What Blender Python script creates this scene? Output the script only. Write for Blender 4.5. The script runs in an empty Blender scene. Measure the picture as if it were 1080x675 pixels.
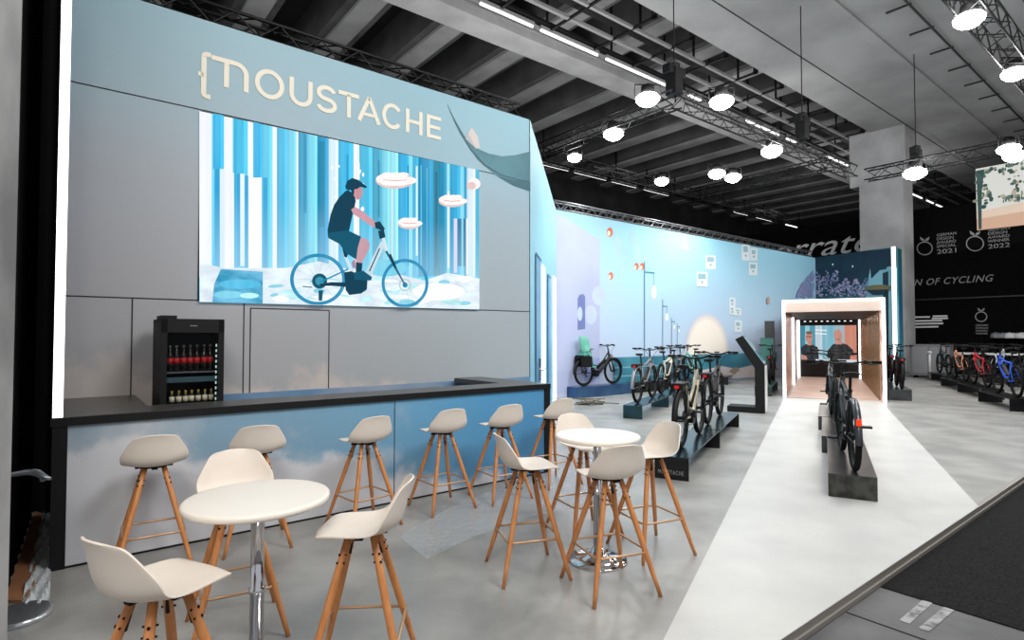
import bpy, bmesh, math, random
from mathutils import Vector, Matrix
random.seed(7)
PI = math.pi
S = bpy.context.scene
COL = S.collection

# ------------------------------------------------------------------ camera
H = 1.70; FPX = 600.0; PITCH = math.radians(1.575)
cam = bpy.data.cameras.new('camera'); camo = bpy.data.objects.new('camera', cam); COL.objects.link(camo)
camo.location = (0, 0, H); camo.rotation_euler = (PI/2 + PITCH, 0, 0)
cam.sensor_width = 36; cam.lens = 36*FPX/1080; cam.clip_start = .05; cam.clip_end = 300
S.camera = camo
S.view_settings.view_transform = 'Standard'; S.view_settings.look = 'None'
S.view_settings.gamma = 1; S.view_settings.use_curve_mapping = False
S.view_settings.exposure = 0.0

def ray(px, py):
    a = (px-540)/FPX; b = (337.5-py)/FPX
    return Vector((a, math.cos(PITCH) - b*math.sin(PITCH), math.sin(PITCH) + b*math.cos(PITCH)))
def G(px, py, z=0.0):
    r = ray(px, py); t = (z-H)/r.z
    return Vector((r.x*t, r.y*t, z))
# booth axes: D1 runs along the stand walls, N2 runs away behind them
D1 = Vector((.785, .6195, 0)).normalized(); N2 = Vector((-D1.y, D1.x, 0))
D3 = Vector((.481, .877, 0)).normalized(); P3 = Vector((-D3.y, D3.x, 0))   # tunnel axes
A1 = math.atan2(D1.y, D1.x); A3 = math.atan2(D3.y, D3.x)
def P(u, n, z=0.0): return D1*u + N2*n + Vector((0, 0, z))
def UN(v): return (v.dot(D1), v.dot(N2))
def onplane(px, py, p0, nrm):
    r = ray(px, py); o = Vector((0, 0, H)); t = (p0-o).dot(nrm)/r.dot(nrm)
    return o + r*t

# ------------------------------------------------------------------ materials
def srgb(c):
    if isinstance(c, str): c = tuple(int(c[i:i+2], 16) for i in (0, 2, 4))
    c = [x/255 for x in c]
    return tuple((x/12.92 if x <= .04045 else ((x+.055)/1.055)**2.4) for x in c) + (1.0,)
MC = {}
def mat(name, col, rough=.5, metal=0, emit=0, col2=None, scale=5, bump=0, spec=.5, detail=4, stretch=None, bscale=None, lo=.35, hi=.65, coat=0, trans=0, alpha=1):
    if name in MC: return MC[name]
    m = bpy.data.materials.new(name); m.use_nodes = True; nt = m.node_tree; b = nt.nodes['Principled BSDF']
    c = srgb(col); b.inputs['Base Color'].default_value = c
    b.inputs['Roughness'].default_value = rough; b.inputs['Metallic'].default_value = metal
    b.inputs['Specular IOR Level'].default_value = spec
    if coat: b.inputs['Coat Weight'].default_value = coat
    if trans: b.inputs['Transmission Weight'].default_value = trans
    if alpha < 1: b.inputs['Alpha'].default_value = alpha
    if col2 or bump:
        tc = nt.nodes.new('ShaderNodeTexCoord'); mp = nt.nodes.new('ShaderNodeMapping')
        nt.links.new(tc.outputs['Object'], mp.inputs[0])
        if stretch: mp.inputs['Scale'].default_value = stretch
        nz = nt.nodes.new('ShaderNodeTexNoise'); nz.inputs['Scale'].default_value = scale; nz.inputs['Detail'].default_value = detail
        nt.links.new(mp.outputs[0], nz.inputs['Vector'])
        if col2:
            r = nt.nodes.new('ShaderNodeValToRGB'); r.color_ramp.elements[0].position = lo; r.color_ramp.elements[1].position = hi
            r.color_ramp.elements[0].color = c; r.color_ramp.elements[1].color = srgb(col2)
            nt.links.new(nz.outputs['Fac'], r.inputs[0]); nt.links.new(r.outputs[0], b.inputs['Base Color'])
            if emit: nt.links.new(r.outputs[0], b.inputs['Emission Color'])
        if bump:
            bp = nt.nodes.new('ShaderNodeBump'); bp.inputs['Strength'].default_value = bump; bp.inputs['Distance'].default_value = .02
            n2 = nz
            if bscale:
                n2 = nt.nodes.new('ShaderNodeTexNoise'); n2.inputs['Scale'].default_value = bscale; n2.inputs['Detail'].default_value = 5
                nt.links.new(mp.outputs[0], n2.inputs['Vector'])
            nt.links.new(n2.outputs['Fac'], bp.inputs['Height']); nt.links.new(bp.outputs[0], b.inputs['Normal'])
    if emit:
        b.inputs['Emission Color'].default_value = c; b.inputs['Emission Strength'].default_value = emit
    MC[name] = m; return m
def emat(name, col, e=1.0):
    """pure screen / lamp emitter"""
    if name in MC: return MC[name]
    m = bpy.data.materials.new(name); m.use_nodes = True; b = m.node_tree.nodes['Principled BSDF']
    b.inputs['Base Color'].default_value = (0.01, 0.01, 0.01, 1); b.inputs['Roughness'].default_value = .6
    b.inputs['Specular IOR Level'].default_value = 0
    b.inputs['Emission Color'].default_value = srgb(col); b.inputs['Emission Strength'].default_value = e
    MC[name] = m; return m

def printed(name, stops_x, axis=0, rng=(0, 5), stops_z=None, zrng=(0, 5), zmix=.5, cloud=None, rough=.45, emit=0):
    """large format print: colour ramp along the wall, second ramp up the wall, optional clouds
    cloud=(colour, scale, a0, au, az, width): mask = smoothstep(noise + a0 + au*u + az*z)"""
    m = bpy.data.materials.new(name); m.use_nodes = True; nt = m.node_tree; N = nt.nodes; L = nt.links
    b = N['Principled BSDF']; b.inputs['Roughness'].default_value = rough; b.inputs['Specular IOR Level'].default_value = .3
    tc = N.new('ShaderNodeTexCoord'); sp = N.new('ShaderNodeSeparateXYZ'); L.new(tc.outputs['Object'], sp.inputs[0])
    def ramp(out, rg, stops):
        mr = N.new('ShaderNodeMapRange'); mr.inputs[1].default_value = rg[0]; mr.inputs[2].default_value = rg[1]; L.new(out, mr.inputs[0])
        r = N.new('ShaderNodeValToRGB'); e = r.color_ramp.elements
        while len(e) < len(stops): e.new(.5)
        for i, (p, c) in enumerate(stops): e[i].position = p; e[i].color = srgb(c)
        L.new(mr.outputs[0], r.inputs[0]); return r.outputs[0]
    c = ramp(sp.outputs[0], rng, stops_x)
    if stops_z:
        c2 = ramp(sp.outputs[2], zrng, stops_z)
        mx = N.new('ShaderNodeMix'); mx.data_type = 'RGBA'; mx.inputs[0].default_value = zmix
        L.new(c, mx.inputs[6]); L.new(c2, mx.inputs[7]); c = mx.outputs[2]
    for cl in (cloud or []):
        cc, sc, a0, au, az, w = cl
        nz = N.new('ShaderNodeTexNoise'); nz.inputs['Scale'].default_value = sc; nz.inputs['Detail'].default_value = 6; nz.inputs['Roughness'].default_value = .55
        L.new(tc.outputs['Object'], nz.inputs['Vector'])
        m1 = N.new('ShaderNodeMath'); m1.operation = 'MULTIPLY_ADD'; L.new(sp.outputs[0], m1.inputs[0]); m1.inputs[1].default_value = au; m1.inputs[2].default_value = a0
        m2 = N.new('ShaderNodeMath'); m2.operation = 'MULTIPLY_ADD'; L.new(sp.outputs[2], m2.inputs[0]); m2.inputs[1].default_value = az; L.new(m1.outputs[0], m2.inputs[2])
        m3 = N.new('ShaderNodeMath'); m3.operation = 'ADD'; L.new(m2.outputs[0], m3.inputs[0]); L.new(nz.outputs['Fac'], m3.inputs[1])
        mr = N.new('ShaderNodeMapRange'); mr.interpolation_type = 'SMOOTHSTEP'; mr.inputs[1].default_value = .5-w; mr.inputs[2].default_value = .5+w; L.new(m3.outputs[0], mr.inputs[0])
        mx = N.new('ShaderNodeMix'); mx.data_type = 'RGBA'; L.new(mr.outputs[0], mx.inputs[0]); L.new(c, mx.inputs[6]); mx.inputs[7].default_value = srgb(cc); c = mx.outputs[2]
    L.new(c, b.inputs['Base Color'])
    if emit:
        L.new(c, b.inputs['Emission Color']); b.inputs['Emission Strength'].default_value = emit; b.inputs['Base Color'].default_value = (0, 0, 0, 1)
        for l in list(b.inputs['Base Color'].links): L.remove(l)
    MC[name] = m; return m

# ------------------------------------------------------------------ mesh builder
class MB:
    def __init__(s): s.v = []; s.f = []; s.mi = []; s.cur = 0; s.sm = []; s.smooth = False
    def face(s, idx): s.f.append(idx); s.mi.append(s.cur); s.sm.append(s.smooth)
    def add(s, vs, fs):
        b = len(s.v); s.v += [tuple(v) for v in vs]
        for f in fs: s.face([b+i for i in f])
    def box(s, lo, hi, M=None):
        vs = [Vector((x, y, z)) for x in (lo[0], hi[0]) for y in (lo[1], hi[1]) for z in (lo[2], hi[2])]
        if M: vs = [M @ v for v in vs]
        s.add(vs, [(0, 1, 3, 2), (4, 6, 7, 5), (0, 4, 5, 1), (2, 3, 7, 6), (0, 2, 6, 4), (1, 5, 7, 3)]); return s
    def obox(s, o, ax, ay, az):
        vs = [Vector(o) + Vector(ax)*i + Vector(ay)*j + Vector(az)*k for i in (0, 1) for j in (0, 1) for k in (0, 1)]
        s.add(vs, [(0, 1, 3, 2), (4, 6, 7, 5), (0, 4, 5, 1), (2, 3, 7, 6), (0, 2, 6, 4), (1, 5, 7, 3)]); return s
    def tube(s, pts, r, seg=8, closed=False, caps=True, sx=1.0):
        pts = [Vector(p) for p in pts]; n = len(pts)
        rs = r if isinstance(r, (list, tuple)) else [r]*n
        b = len(s.v); prev = None
        for i, p in enumerate(pts):
            if closed: t = pts[(i+1) % n]-pts[i-1]
            else: t = (pts[min(i+1, n-1)]-pts[max(i-1, 0)])
            t.normalize()
            if prev is None:
                up = Vector((0, 0, 1)) if abs(t.z) < .9 else Vector((1, 0, 0))
                x = t.cross(up).normalized()
            else:
                x = (prev - t*prev.dot(t)).normalized()
            prev = x; y = t.cross(x)
            for k in range(seg):
                a = 2*PI*k/seg
                s.v.append(tuple(p + x*(rs[i]*math.cos(a)*sx) + y*(rs[i]*math.sin(a))))
        o = s.smooth; s.smooth = True
        for i in range(n if closed else n-1):
            j = (i+1) % n
            for k in range(seg):
                l = (k+1) % seg
                s.face([b+i*seg+k, b+i*seg+l, b+j*seg+l, b+j*seg+k])
        s.smooth = False
        if caps and not closed:
            s.face([b+k for k in range(seg)][::-1]); s.face([b+(n-1)*seg+k for k in range(seg)])
        s.smooth = o; return s
    def lathe(s, prof, seg=32, c=(0, 0, 0), axis='z', smooth=True):
        b = len(s.v); n = len(prof)
        for r, z in prof:
            for k in range(seg):
                a = 2*PI*k/seg
                if axis == 'z': q = (c[0]+r*math.cos(a), c[1]+r*math.sin(a), c[2]+z)
                elif axis == 'y': q = (c[0]+r*math.cos(a), c[1]+z, c[2]+r*math.sin(a))
                else: q = (c[0]+z, c[1]+r*math.cos(a), c[2]+r*math.sin(a))
                s.v.append(q)
        o = s.smooth; s.smooth = smooth
        for i in range(n-1):
            for k in range(seg):
                l = (k+1) % seg
                s.face([b+i*seg+k, b+i*seg+l, b+(i+1)*seg+l, b+(i+1)*seg+k])
        s.smooth = False
        if prof[0][0] > 1e-6: s.face([b+k for k in range(seg)])
        if prof[-1][0] > 1e-6: s.face([b+(n-1)*seg+k for k in range(seg)])
        s.smooth = o; return s
    def torus(s, c, R, r, axis='y', seg=32, rs=8, sx=1.0):
        pts = []
        for k in range(seg):
            a = 2*PI*k/seg
            if axis == 'y': pts.append((c[0]+R*math.cos(a), c[1], c[2]+R*math.sin(a)))
            elif axis == 'z': pts.append((c[0]+R*math.cos(a), c[1]+R*math.sin(a), c[2]))
            else: pts.append((c[0], c[1]+R*math.cos(a), c[2]+R*math.sin(a)))
        b = len(s.v); cc = Vector(c)
        ax = {'x': Vector((1, 0, 0)), 'y': Vector((0, 1, 0)), 'z': Vector((0, 0, 1))}[axis]
        for p in pts:
            p = Vector(p); d = (p-cc).normalized()
            for k in range(rs):
                a = 2*PI*k/rs; s.v.append(tuple(p + d*r*math.cos(a) + ax*r*math.sin(a)*sx))
        o = s.smooth; s.smooth = True
        for i in range(seg):
            for k in range(rs):
                j = (i+1) % seg; l = (k+1) % rs
                s.face([b+i*rs+k, b+i*rs+l, b+j*rs+l, b+j*rs+k])
        s.smooth = o; return s
    def prism(s, poly, d):
        """poly: 3D points list, extruded by vector d"""
        d = Vector(d); n = len(poly); b = len(s.v)
        s.v += [tuple(Vector(p)) for p in poly] + [tuple(Vector(p)+d) for p in poly]
        s.face(list(range(b, b+n))[::-1]); s.face(list(range(b+n, b+2*n)))
        for i in range(n):
            j = (i+1) % n; s.face([b+i, b+j, b+n+j, b+n+i])
        return s
    def poly(s, pts): b = len(s.v); s.v += [tuple(p) for p in pts]; s.face(list(range(b, b+len(pts)))); return s
    def mesh(s, name, mats, recalc=True, bevel=0):
        me = bpy.data.meshes.new(name); me.from_pydata(s.v, [], s.f)
        for m in mats: me.materials.append(m)
        for i, p in enumerate(me.polygons): p.material_index = s.mi[i]; p.use_smooth = s.sm[i]
        me.validate()
        if recalc:
            bm = bmesh.new(); bm.from_mesh(me); bmesh.ops.recalc_face_normals(bm, faces=bm.faces)
            if bevel:
                es = [e for e in bm.edges if len(e.link_faces) == 2 and e.calc_face_angle(0) > .6]
                bmesh.ops.bevel(bm, geom=es, offset=bevel, segments=2, affect='EDGES', profile=.6)
            bm.to_mesh(me); bm.free()
        return me
    def obj(s, name, m, parent=None, loc=None, bevel=0, recalc=True):
        ms = m if isinstance(m, (list, tuple)) else [m]
        o = bpy.data.objects.new(name, s.mesh(name, ms, recalc, bevel)); COL.objects.link(o)
        if parent: o.parent = parent
        if loc is not None: o.location = loc
        return o
def tag(o, label=None, cat=None, group=None, kind=None):
    if label: o['label'] = label
    if cat: o['category'] = cat
    if group: o['group'] = group
    if kind: o['kind'] = kind
    return o
def thing(name, label, cat, loc=(0, 0, 0), rz=0, group=None):
    o = bpy.data.objects.new(name, None); COL.objects.link(o); o.location = loc; o.rotation_euler = (0, 0, rz)
    o.empty_display_size = .1
    return tag(o, label, cat, group)
def dup(root, loc, rz, label, group=None):
    r = root.copy(); COL.objects.link(r); r.location = loc; r.rotation_euler = (0, 0, rz); r['label'] = label
    if group: r['group'] = group
    for ch in list(root.children):
        c = ch.copy(); COL.objects.link(c); c.parent = r
        for g in list(ch.children):
            d = g.copy(); COL.objects.link(d); d.parent = c
    return r
def struct(o): o['kind'] = 'structure'; return o

# ------------------------------------------------------------------ palette
white_pl = mat('white_plastic', 'e6dcd0', .42, spec=.4, col2='e0d5c8', scale=3)
wood = mat('beech_wood', 'b8743f', .45, col2='cf8d54', scale=6, stretch=(6, 6, .8), lo=.3, hi=.7)
brass = mat('tan_metal_rod', 'c09a78', .35, metal=.5)
black = mat('matte_black', '0b0b0c', .6, spec=.3)
blackg = mat('satin_black', '101112', .3)
dgrey = mat('dark_grey', '2a2b2d', .5)
chrome = mat('chrome', 'd8d8da', .08, metal=1)
steel = mat('brushed_steel', '8d9093', .35, metal=.9)
concrete = mat('hall_concrete', '8a8a8a', .8, col2='b0b0b0', scale=.5, detail=8, stretch=(1, 1, 1))
concrete_d = mat('hall_concrete_shaded', '1c1c1c', .85, col2='323232', scale=.6, detail=8)  # darkened copy of the concrete, shade of the ceiling recesses put into its colour
led = emat('led_strip', 'ffffff', 3.0)

# ================================================================== SETTING
NW = 6.89; NL = 11.35; NC = 5.32; HW = 5.15; ZC = 1.10
# floor of the stand (raised platform) with an edge
fl_m = mat('platform_floor', '82827f', .36, col2='a09f9b', scale=1.6, detail=10, bump=.06, bscale=14, lo=.35, hi=.66)
b = MB()
b.add([P(-12, 1.645, 0), P(60, 1.645, 0), P(60, 60, 0), P(-12, 60, 0)], [(0, 1, 2, 3)])
o = struct(b.obj('floor', fl_m)); 
# platform kerb
b = MB(); b.obox(P(-12, 1.60, -.075), D1*72, N2*.045, Vector((0, 0, .073))); b.obox(P(-12, 1.585, -.075), D1*72, N2*.02, Vector((0, 0, .03)))
struct(b.obj('trim_1', mat('kerb_alu', '8a8680', .45, metal=.3)))
# white walkway
wk = mat('white_walkway', 'b9b9b6', .4, col2='c6c6c2', scale=1.5, detail=6, bump=.02, bscale=12)
pl = [G(700, 675), G(827, 420), G(928.5, 423), G(1025, 527)]
def hit_edge(a, bb):
    na, nb = UN(a)[1], UN(bb)[1]; t = (1.6-na)/(nb-na); return a+(bb-a)*t
e1 = hit_edge(pl[1], pl[0]); e2 = hit_edge(pl[2], pl[3])
b = MB(); b.prism([q+Vector((0, 0, .001)) for q in (e1, pl[1], pl[2], e2)], (0, 0, .004)); struct(b.obj('trim_2', wk))
# aisle floor
ai = mat('aisle_concrete', '4b4b4c', .6, col2='5f5f60', scale=2.5, detail=8, bump=.1, bscale=30)
b = MB(); b.add([P(-12, 1.6, -.08), P(60, 1.6, -.08), P(60, -25, -.08), P(-12, -25, -.08)], [(0, 3, 2, 1)])
struct(b.obj('floor_aisle', ai))
cp = mat('aisle_carpet', '1b1b1c', .95, col2='2f2f30', scale=60, detail=6, bump=1.0, bscale=90, spec=.1)
b = MB(); b.obox(P(4.57, -5, -.08), D1*30, N2*6.58, Vector((0, 0, .008))); 
tag(b.obj('aisle_carpet', cp), 'dark charcoal carpet lying in the aisle beside the raised platform', 'carpet')
jm = mat('floor_joint', '1a1a1a', .9)
b = MB()
for u in (3.98, 2.6): b.obox(P(u, -5, -.0798), D1*.012, N2*6.58, Vector((0, 0, .003)))
b.obox(P(-5, .55, -.0798), D1*9.57, N2*.01, Vector((0, 0, .003)))
struct(b.obj('trim_3', jm))
tp = mat('worn_white_paint', '9c9c9c', .7, col2='5f5f5f', scale=14, lo=.45, hi=.62)
c1, c2 = G(979, 634, -.078), G(945, 664, -.078); c3, c4 = G(1001, 642, -.078), G(962, 675, -.078)
for i, (a, q) in enumerate(((c1, c2), (c3, c4))):
    d = (q-a).normalized(); s_ = Vector((-d.y, d.x, 0))*.028
    b = MB(); b.prism([a+s_, a-s_, a-s_+d*.45, a+s_+d*.45], (0, 0, .002))
    tag(b.obj('floor_marking', tp), ['worn white painted stripe on aisle concrete, the one farther from the carpet',
        'worn white painted stripe on aisle concrete, the one nearer the carpet'][i], 'floor marking', 'painted stripes in the aisle')

# ---- LED wall (with printed panels)
wall_print = printed('booth_wall_print', [(0, 'a5a5a9'), (.3, 'a1a9af'), (.65, '9ab6c0'), (1, '93b7c6')], rng=(0, 7.3),
    stops_z=[(0, 'b0acac'), (.38, 'acacb0'), (.6, 'a6aeb6'), (.82, '92b8c6'), (1, '8fc0cf')], zrng=(.8, 5.15), zmix=.6,
    cloud=[('c6beb9', 1.3, 1.16, -.11, -.78, .08)])
def wallobj(name, m, u0, u1, n, z0, z1, t=.12):
    mb = MB(); mb.box((0, 0, z0), (u1-u0, t, z1)); o = mb.obj(name, m)
    o.location = P(u0, n, 0); o.rotation_euler = (0, 0, A1); return o
UE = UN(Vector((.29, 9.0, 0)))[0]     # right end of LED wall
struct(wallobj('wall_front', wall_print, -.05, UE, NW, 0, HW))
# seams
seam = mat('panel_seam', '202225', .8)
def WP(px, py, off=0.0): return onplane(px, py, P(0, NW, 0), N2) - N2*off
def seamline(mb, a, c, w=.006, n=NW, pl=None):
    a = (pl or WP)(*a); c = (pl or WP)(*c); d = (c-a).normalized(); up = d.cross(N2).normalized()
    mb.obox(a-up*w-N2*.002, c-a, up*w*2, N2*.003)
b = MB()
def wuz(px, py): q = WP(px, py); return q.dot(D1), q.z
zt = wuz(300, 135.0)[1]; zt = 3.92+.0
zseam1 = wuz(75.5, 85.9)[1]; zseam2 = wuz(560, 328.7)[1]
uL = 0.012
def hseam(mb, u0, u1, z, n=NW): mb.obox(P(u0, n-.003, z-.006), D1*(u1-u0), N2*.004, Vector((0, 0, .012)))
def vseam(mb, u, z0, z1, n=NW): mb.obox(P(u-.006, n-.003, z0), D1*.012, N2*.004, Vector((0, 0, z1-z0)))
uS0, _ = wuz(210, 200); uS1, _ = wuz(503.7, 200)
hseam(b, uL, UE, zseam1); hseam(b, uL, UE, zseam2)
vseam(b, wuz(139, 350)[0], 0, zseam2); vseam(b, wuz(257, 350)[0], 0, zseam2)
for px in (264, 347): vseam(b, wuz(px, 350)[0], 0, wuz(px, 325 if px < 300 else 327.5)[1])
hseam(b, wuz(264, 350)[0], wuz(347, 350)[0], wuz(300, 326)[1])
vseam(b, UE-.01, 0, HW)
struct(b.obj('trim_4', seam))
# blue skirting band low on the wall behind the bar
b = MB(); b.obox(P(.8, NW-.004, .3), D1*(UE-.8), N2*.004, Vector((0, 0, .755))); struct(b.obj('trim_5', mat('blue_band', '5d86ab', .5, col2='a9acb8', scale=.9, lo=.35, hi=.8)))

# left return panel with led strip
b = MB(); b.obox(P(-.05, NC, ZC), D1*.06, N2*(NW-NC), Vector((0, 0, HW-ZC))); struct(b.obj('wall_left', mat('panel_grey', '8d9093', .5)))
b = MB(); b.obox(P(-.05, NC-.012, ZC+.004), D1*.06, N2*.012, Vector((0, 0, HW-ZC)))
tag(b.obj('led_strip_light', led), 'tall white light strip standing on the left end of the bar counter', 'light strip')
# diagonal face
DA = Vector((.29, 9.0, 0)); DB = Vector((1.19, 15.4, 0)); DD = (DB-DA).normalized(); DN = Vector((DD.y, -DD.x, 0)); LD = (DB-DA).length
diag_print = printed('diag_print', [(0, '9fd0da'), (.5, '8ccbe0'), (1, '86bfdc')], rng=(0, LD), stops_z=[(0, '5a98c4'), (.4, '74b5d6'), (1, 'a5d4dc')], zrng=(0, 5), zmix=.5)
mb = MB(); mb.box((0, 0, 0), (LD, .1, HW)); o = mb.obj('wall_right', diag_print); o.location = DA; o.rotation_euler = (0, 0, math.atan2(DD.y, DD.x)); struct(o)
def DP(px, py, off=0): return onplane(px, py, DA, DN) + DN*off
for i, (xa, yt) in enumerate(((572.2, 281), (584.2, 293))):
    t0 = DP(xa-1.4, 300); t1 = DP(xa+1.2, 300); zt_ = DP(xa, yt).z
    mb = MB(); a = Vector((t0.x, t0.y, 0)); c = Vector((t1.x, t1.y, 0))
    mb.obox(a+DN*.02, c-a, DN*.012, Vector((0, 0, zt_)))
    tag(mb.obj('led_strip_light', led), ['vertical white light strip beside the door behind the right end of the bar', 'vertical white light strip where the slanted wall meets the long mural wall'][i], 'light strip')
# doors in the slanted face
dm = mat('door_blue', '5d93b8', .4, col2='6d9fc0', scale=1)
for i, (xa, xb, yt) in enumerate(((564.2, 569.8, 268), (577, 580, 290))):
    a = DP(xa, 300); c = DP(xb, 300); zt_ = DP(xa, yt).z
    mb = MB(); a.z = 0; c.z = 0; mb.obox(a+DN*.003, c-a, DN*.012, Vector((0, 0, zt_)))
    d_ = mb.obj('door_%d' % (i+1), dm); struct(d_)
    fb = MB()
    dd = (c-a).normalized()
    fb.obox(a+DN*.016-dd*.03, dd*.04, DN*.01, Vector((0, 0, zt_))); fb.obox(a+DN*.016+Vector((0, 0, zt_)), c-a, DN*.01, Vector((0, 0, .03)))
    fb.obj('door_frame', mat('door_edge', '3b6a92', .5), d_)
    if i == 0:
        h = DP(567, 390); hb = MB(); hb.obox(h+DN*.01-Vector((0, 0, .2))-DD*.08, DD*.3, DN*.03, Vector((0, 0, .4)))
        hb.tube([h+DN*.04, h+DN*.1, h+DN*.1+DD*.25], .02)
        hb.obj('door_handle', chrome, d_)
        fb = MB()

# ---- long mural wall
LU0 = UN(DB)[0]; LEND = Vector((13.4, 25.2, 0)); LU1 = UN(LEND)[0]
mural = printed('mural_print', [(0, 'b2bdd8'), (.12, 'b0c6dc'), (.2, 'a4cfe2'), (.45, 'a6cade'), (.8, 'a0c2d6'), (1, '8fb6cc')], rng=(0, LU1-LU0),
    stops_z=[(0, 'bdc3d6'), (.3, 'b9c6dc'), (.55, 'aecadf'), (.8, '9cd0e4'), (1, '8ccfe4')], zrng=(0, 5.15), zmix=.6, cloud=[('c0bdd0', .35, -.12, 0, -.1, .15)])
NLW = UN(LEND)[1]; NL = (UN(DB)[1]+NLW)/2
mb = MB(); mb.box((0, 0, 0), (LU1-LU0+.1, .12, HW)); o = mb.obj('wall_back', mural); o.location = P(LU0, NL, 0); o.rotation_euler = (0, 0, A1); struct(o)
back_wall = o
def LP(px, py, off=0.0): return onplane(px, py, P(0, NL, 0), N2) - N2*off
class Decal:
    """flat shapes printed on / shown by a planar surface; each layer sits half a millimetre nearer the viewer"""
    def __init__(s, proj, step=.0008, base=.004): s.P = proj; s.mb = MB(); s.mats = []; s.k = 0; s.step = step; s.base = base
    def m(s, mm):
        if mm not in s.mats: s.mats.append(mm)
        s.mb.cur = s.mats.index(mm); s.k += 1; return s.base + s.step*s.k
    def poly(s, pts, mm):
        off = s.m(mm); s.mb.poly([s.P(x, y, off) for x, y in pts]); return s
    def ell(s, cx, cy, rx, ry, mm, n=24, rot=0, a0=0, a1=2*PI):
        cr, sr = math.cos(rot), math.sin(rot); pts = []
        for i in range(n):
            a = a0+(a1-a0)*i/n if a1-a0 > 6.28 else a0+(a1-a0)*i/(n-1)
            x, y = rx*math.cos(a), ry*math.sin(a); pts.append((cx+x*cr-y*sr, cy+x*sr+y*cr))
        return s.poly(pts, mm)
    def ring(s, cx, cy, rx, ry, w, mm, n=40, rot=0):
        off = s.m(mm); cr, sr = math.cos(rot), math.sin(rot)
        def pt(r1, r2, a):
            x, y = r1*math.cos(a), r2*math.sin(a); return s.P(cx+x*cr-y*sr, cy+x*sr+y*cr, off)
        for i in range(n):
            a, c = 2*PI*i/n, 2*PI*(i+1)/n
            s.mb.poly([pt(rx, ry, a), pt(rx, ry, c), pt(rx-w, ry-w, c), pt(rx-w, ry-w, a)])
        return s
    def line(s, pts, w, mm):
        off = s.m(mm); n = len(pts); ws = w if isinstance(w, (list, tuple)) else [w]*n
        L, R = [], []
        for i in range(n):
            a = Vector(pts[max(i-1, 0)]); c = Vector(pts[min(i+1, n-1)]); d = (c-a).normalized(); q = Vector((-d.y, d.x))*ws[i]/2; p = Vector(pts[i])
            L.append(p+q); R.append(p-q)
        for i in range(n-1): s.mb.poly([s.P(*L[i], off), s.P(*L[i+1], off), s.P(*R[i+1], off), s.P(*R[i], off)])
        return s
    def obj(s, name, parent=None): return s.mb.obj(name, s.mats, parent, recalc=False)
def child_of(o, par):
    o.parent = par; o.matrix_parent_inverse = par.matrix_world.inverted() if False else (Matrix.Translation(par.location) @ Matrix.Rotation(par.rotation_euler.z, 4, 'Z')).inverted(); return o

D = Decal(LP, step=.0002)
pr = lambda n, c: mat('print_'+n, c, .5, spec=.3)
# lilac slab at left, pale ellipses, lamp posts, frames, sun dome, water
D.poly([(587, 224), (629, 251), (632.5, 252), (632.5, 404), (587, 416)], mat('print_lilac', 'a9b1d0', .5, col2='b3bbd8', scale=.4))
for cx, cy, rx, ry in ((651, 262, 5, 13), (667, 252, 5, 10), (660, 270, 6, 11), (672, 266, 5, 9), (655, 278, 5, 10), (681, 270, 4, 6.5)):
    D.ell(cx, cy, rx, ry, mat('print_bubble', 'a9ccd6', .5, col2='9cc6d8', scale=1.5))
for cx, cy in ((631, 312), (623, 332)): D.ell(cx, cy, 6.5, 10, mat('print_bubble2', 'bccadd', .5, col2='b2bddb', scale=1.2))
D.poly([(609, 348), (609, 315), (611, 311), (615, 310), (617, 313), (617, 347)], pr('window_dark', '6a77a8'))
D.ell(611.5, 331, 2.6, 7.5, pr('pale_blue', 'b4c4de'))
D.poly([(616, 380), (616, 402), (632, 399), (632, 377)], pr('lilac2', '9aa6d4'))
for cx, cy, rr in ((643, 245, 4), (644, 291, 3.2), (671, 281, 3), (677, 281, 3)):
    D.ell(cx, cy, rr*.8, rr*1.25, pr('coral', 'c9694c')); D.ell(cx-1, cy+1, rr*.4, rr*.7, pr('cream', 'ecd9bd'))
pst = pr('post', '3f6a8c'); blb = mat('print_bulb', 'f2f5f2', .5)
for x, y0, y1, w, ax, by in ((679.5, 276, 377, .9, 690, 309), (698.7, 316, 375, .6, 703.5, 335), (708, 335, 375, .5, 711.5, 345), (714, 341, 375, .4, 716.5, 349)):
    D.line([(x, y0), (x, y1)], w, pst); s_ = (by-y0)/33
    D.line([(x-.3, y0+10*s_+1), (ax, y0+11*s_+1)], w*1.6, pr('teal_arm', '3d8296')); D.line([(ax-.5, y0+12*s_), (ax-.5, by-6*s_)], .3, pst)
    D.ell(ax-.5, by-1*s_, 2.6*s_, 7*s_, blb)
# framed squares
fw = pr('frame_white', 'd5dfe2'); fi = pr('frame_inner', '8fb2bd')
for x0, y0, x1, y1 in ((744, 268.5, 754.5, 284), (734.5, 286, 746, 302.5), (782, 257, 790.5, 275), (791, 261, 798.5, 275), (789.5, 276, 798.5, 290.5), (768.8, 313, 775.3, 324), (774.5, 324, 781.5, 332.5), (774.5, 337, 782, 350.5), (769, 322, 775, 332)):
    D.poly([(x0, y0+.6), (x1, y0+1.2), (x1, y1), (x0, y1-.3)], fw); D.poly([(x0+1.5, y0+2.5), (x1-2, y0+3), (x1-2, (y0+y1)/2), (x0+1.5, (y0+y1)/2)], fi)
    D.ell((x0+x1)/2, y0+(y1-y0)*.7, 1.2, 1.4, fi, n=8)
D.poly([(720.5, 248), (722, 248), (723, 256), (727, 264), (719, 262)], fw)
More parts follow.
